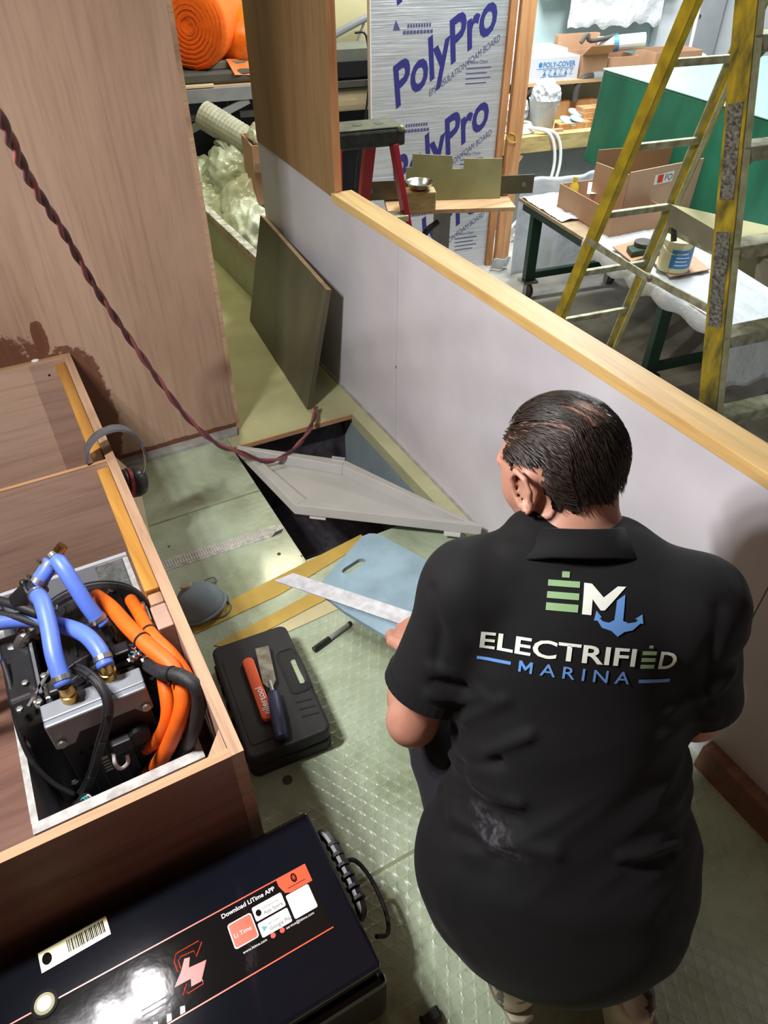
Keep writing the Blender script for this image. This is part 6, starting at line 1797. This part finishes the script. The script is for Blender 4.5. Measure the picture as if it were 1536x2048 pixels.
# hair cap: dark under-layer hugging the scalp
capb = NB(); vmap = {}
for p in body.polygons:
    c = sum((bco[i] for i in p.vertices), Vector()) / len(p.vertices)
    l = local(c)
    if (c - HC).length < .14 and hairy(*l) and thin(*l) < .28:
        vs4 = []
        for i in p.vertices:
            if i not in vmap:
                nn_ = body.vertices[i].normal
                hgt_ = .0028
                vmap[i] = capb.verts.new(bco[i] + nn_ * hgt_)
            vs4.append(vmap[i])
        capb.faces.new(vs4)
hc_ = obj('hair', capb, M['hair'], pe, smooth=True, label='short dark wet-combed hair')
solid(hc_, .003)
random.seed(5)
hb = NB()
cand = []
for p in body.polygons:
    c = sum((bco[i] for i in p.vertices), Vector()) / len(p.vertices)
    if (c - HC).length < .14 and hairy(*local(c)): cand.append(c)
def strand(p, steps, ln, w):
    pts_ = []
    lift = .0035 + random.random() * .004
    jit = random.uniform(-.25, .25)
    for k in range(steps):
        loc, nor, idx, dist = tree.find_nearest(p)
        if loc is None: return
        pts_.append(loc + nor * (lift + .003 * math.sin(k / steps * 3.1)))
        r, f, u = local(loc)
        side = min(1, max(0, (abs(r) - .045) / .03))
        dr = -hf * 1.0 + hr * (jit + .35 * math.sin(f * 40 + 1)) * .5 - hu * (.15 + .55 * side)
        if f < -.06: dr = -hu * 1.0 - hf * .2 + hr * jit * .6
        dr = (dr - nor * dr.dot(nor))
        if dr.length < 1e-4: return
        p = loc + dr.normalized() * ln
        if not hairy(*local(p)) and k > 1: break
    if len(pts_) < 3: return
    prev = None
    for k, q_ in enumerate(pts_):
        d = (pts_[min(k + 1, len(pts_) - 1)] - pts_[max(k - 1, 0)]).normalized()
        nn_ = (q_ - HC).normalized(); s = d.cross(nn_).normalized()
        ww = w * (1 - .75 * k / (len(pts_) - 1))
        ring = [hb.verts.new(q_ - s * ww), hb.verts.new(q_ + nn_ * ww * .8), hb.verts.new(q_ + s * ww)]
        if prev:
            for j in range(2): hb.faces.new([prev[j], prev[j + 1], ring[j + 1], ring[j]])
        prev = ring
for k in range(4200):
    c = random.choice(cand); l = local(c)
    if random.random() < thin(*l) * .86: continue
    side = abs(l[0]) > .055 or l[1] < -.06
    strand(c, 6 if side else 9, .0045 if side else .0075, random.uniform(.0005, .0011))
ho = obj('hair_strands', hb, M['hair'], hc_, smooth=True, kind='stuff')

# ------------------------------------------------------------------ print on the back of the shirt
def hit(px, py):
    r = (FW * FOC + RT * (px - 768) - UP * (py - 1024)).normalized()
    h, nn_, i, d = sbv.ray_cast(EYE, r)
    return h if h is not None else EYE + r * 1.0
c_ = hit(1160, 1290)
ex_ = (hit(1340, 1326) - hit(975, 1288)) / math.hypot(365, 38)
ey_ = (hit(1185, 1160) - hit(1160, 1385)) / 225.0
nL = ex_.cross(ey_).normalized()
if nL.dot(EYE - c_) < 0: nL = -nL
def to_shirt(me, lift=.0016):
    for v in me.vertices:
        p = c_ + ex_ * v.co.x + ey_ * v.co.y
        h, nn_, i, d = sbv.ray_cast(p + nL * .15, -nL)
        if h is None: h, nn_, i, d = sbv.find_nearest(p)
        v.co = h + nL * lift
    return me
def subdiv(me, mx):
    b = bmesh.new(); b.from_mesh(me)
    bmesh.ops.triangulate(b, faces=b.faces)
    for _ in range(4):
        long = [e for e in b.edges if e.calc_length() > mx]
        if not long: break
        bmesh.ops.subdivide_edges(b, edges=long, cuts=1)
        bmesh.ops.triangulate(b, faces=[f for f in b.faces if len(f.verts) > 3])
    b.to_mesh(me); b.free()
    return me
KX = .104   # the print runs downhill in the photo by this slope; undone here because ex_ follows it
def lp(px, py):
    """photo pixel of the print -> print coordinates"""
    dx, dy = px - 1160, py - 1290
    a = math.atan(KX); L = dx / math.cos(a)
    return (L, -(dy - dx * KX))
def print_poly(pts, m, name):
    b = NB(); b.faces.new([b.verts.new((*lp(x, y), 0)) for x, y in pts])
    me = bpy.data.meshes.new(name); b.to_mesh(me); b.free()
    obj(name, to_shirt(subdiv(me, 6)), m, shirt_o)
def print_text(s, x0, x1, ybase, h, m, bold, spacing=1.0, name='lettering'):
    me = text_mesh(s, 1.0, bold=bold, spacing=spacing)
    vv = [v.co for v in me.vertices]
    ax, bx_ = min(v.x for v in vv), max(v.x for v in vv); ay, by_ = min(v.y for v in vv), max(v.y for v in vv)
    A0, B0 = lp(x0, ybase), lp(x1, ybase + (x1 - x0) * KX)
    for v in me.vertices:
        v.co = Vector((A0[0] + (v.co.x - ax) / (bx_ - ax) * (B0[0] - A0[0]), A0[1] + (v.co.y - ay) / (by_ - ay) * h, 0))
    obj(name, to_shirt(subdiv(me, 6)), m, shirt_o)
def quad(x0, x1, y0, y1): return [(x0, y0), (x1, y0 + (x1 - x0) * .08), (x1, y1 + (x1 - x0) * .08), (x0, y1)]
print_poly(quad(1113, 1128, 1145, 1157), M['logo_green'], 'logo_cap')
for y0, y1 in ((1161, 1173), (1184, 1197), (1206, 1221)):
    print_poly(quad(1087, 1149, y0, y1), M['logo_green'], 'logo_bar')
print_poly([(1157, 1168), (1172, 1170), (1196, 1197), (1222, 1176), (1238, 1177), (1200, 1222), (1192, 1222), (1175, 1200), (1175, 1231), (1157, 1229)], M['logo_white'], 'logo_m')
print_poly([(1222, 1203), (1237, 1192), (1237, 1243), (1248, 1248), (1262, 1246), (1266, 1242), (1260, 1240), (1273, 1231), (1277, 1250), (1271, 1249), (1258, 1262), (1242, 1265), (1230, 1274),
            (1216, 1262), (1198, 1256), (1188, 1242), (1181, 1241), (1184, 1222), (1196, 1236), (1191, 1236), (1198, 1243), (1210, 1246), (1220, 1241)], M['logo_blue'], 'logo_anchor')
print_text('ELECTRIFI', 965, 1272, 1305, 37, M['logo_white'], .018)
print_text('D', 1322, 1357, 1345, 37, M['logo_white'], .018)
print_poly(quad(1296, 1304, 1294, 1300), M['logo_green'], 'letter_cap')
for y0 in (1305, 1319, 1333):
    print_poly(quad(1284, 1313, y0, y0 + 8), M['logo_green'], 'letter_bar')
print_poly([(1048, 1349), (1048, 1326), (1053, 1326), (1062, 1339), (1070, 1328), (1075, 1329), (1075, 1353), (1070, 1352), (1070, 1337), (1063, 1346), (1060, 1346), (1053, 1335), (1053, 1350)], M['logo_blue'], 'logo_letter')
print_text('ARINA', 1090, 1266, 1354, 25, M['logo_blue'], .006, 1.5)
print_poly(quad(962, 1032, 1325, 1332), M['logo_blue'], 'logo_line')
print_poly(quad(1285, 1354, 1364, 1371), M['logo_blue'], 'logo_line')

# ================================================================== BLUE BOARD AND STRAIGHTEDGE in the left hand
b1, b0, b2 = at(636, 1182, Z=.335), at(738, 1072, Z=.315), at(805, 1296, Z=.405)
eu, ev = (b2 - b1), (b0 - b1)
LU, LV = eu.length * 1.25, ev.length
eu = eu.normalized(); nb = eu.cross(ev).normalized(); ev = nb.cross(eu).normalized()
if nb.z < 0: nb = -nb; ev = -ev
BMx = frame_from(b1, eu, ev)
nbv = Vector((BMx[0][2], BMx[1][2], BMx[2][2]))
fb_ = NB()
def onb(px, py, lift):
    r = (FW * FOC + RT * (px - 768) - UP * (py - 1024))
    t = (b1 + nb * lift - EYE).dot(nb) / r.dot(nb)
    return EYE + r * t
outer = [onb(x, y, 0) for x, y in ((640, 1172), (634, 1182), (646, 1192), (690, 1226), (800, 1292), (860, 1330), (985, 1215), (985, 1200), (870, 1132), (765, 1075), (750, 1070), (738, 1070), (724, 1076))]
inner = [onb(x, y, 0) for x, y in ((684, 1146), (688, 1140), (718, 1121), (726, 1120), (732, 1123), (730, 1129), (700, 1149), (690, 1152))]
def loop(pts): 
    vs_ = [fb_.verts.new(q_) for q_ in pts]
    return [fb_.edges.new((vs_[i], vs_[(i + 1) % len(vs_)])) for i in range(len(vs_))]
ed_ = loop(outer) + loop(inner)
bmesh.ops.triangle_fill(fb_, use_beauty=True, edges=ed_)
bo = obj('foam_board', fb_, M['blueboard'])
solid(bo, .010, 0)
tag(bo, 'pale blue board with a hand slot held above the floor', 'board')
e0, e1 = onb(568, 1155, .008), onb(856, 1252, .008)
dd = (e1 - e0).normalized(); ss = nb.cross(dd).normalized()
o = obj('straightedge', prism([e0 + ss * .022 + dd * .012, e0 - ss * .022 - dd * .012, e1 - ss * .022, e1 + ss * .022], nb * .0025), M['straightedge'])
tag(o, 'scuffed silver metal strip lying across the blue board', 'metal strip')
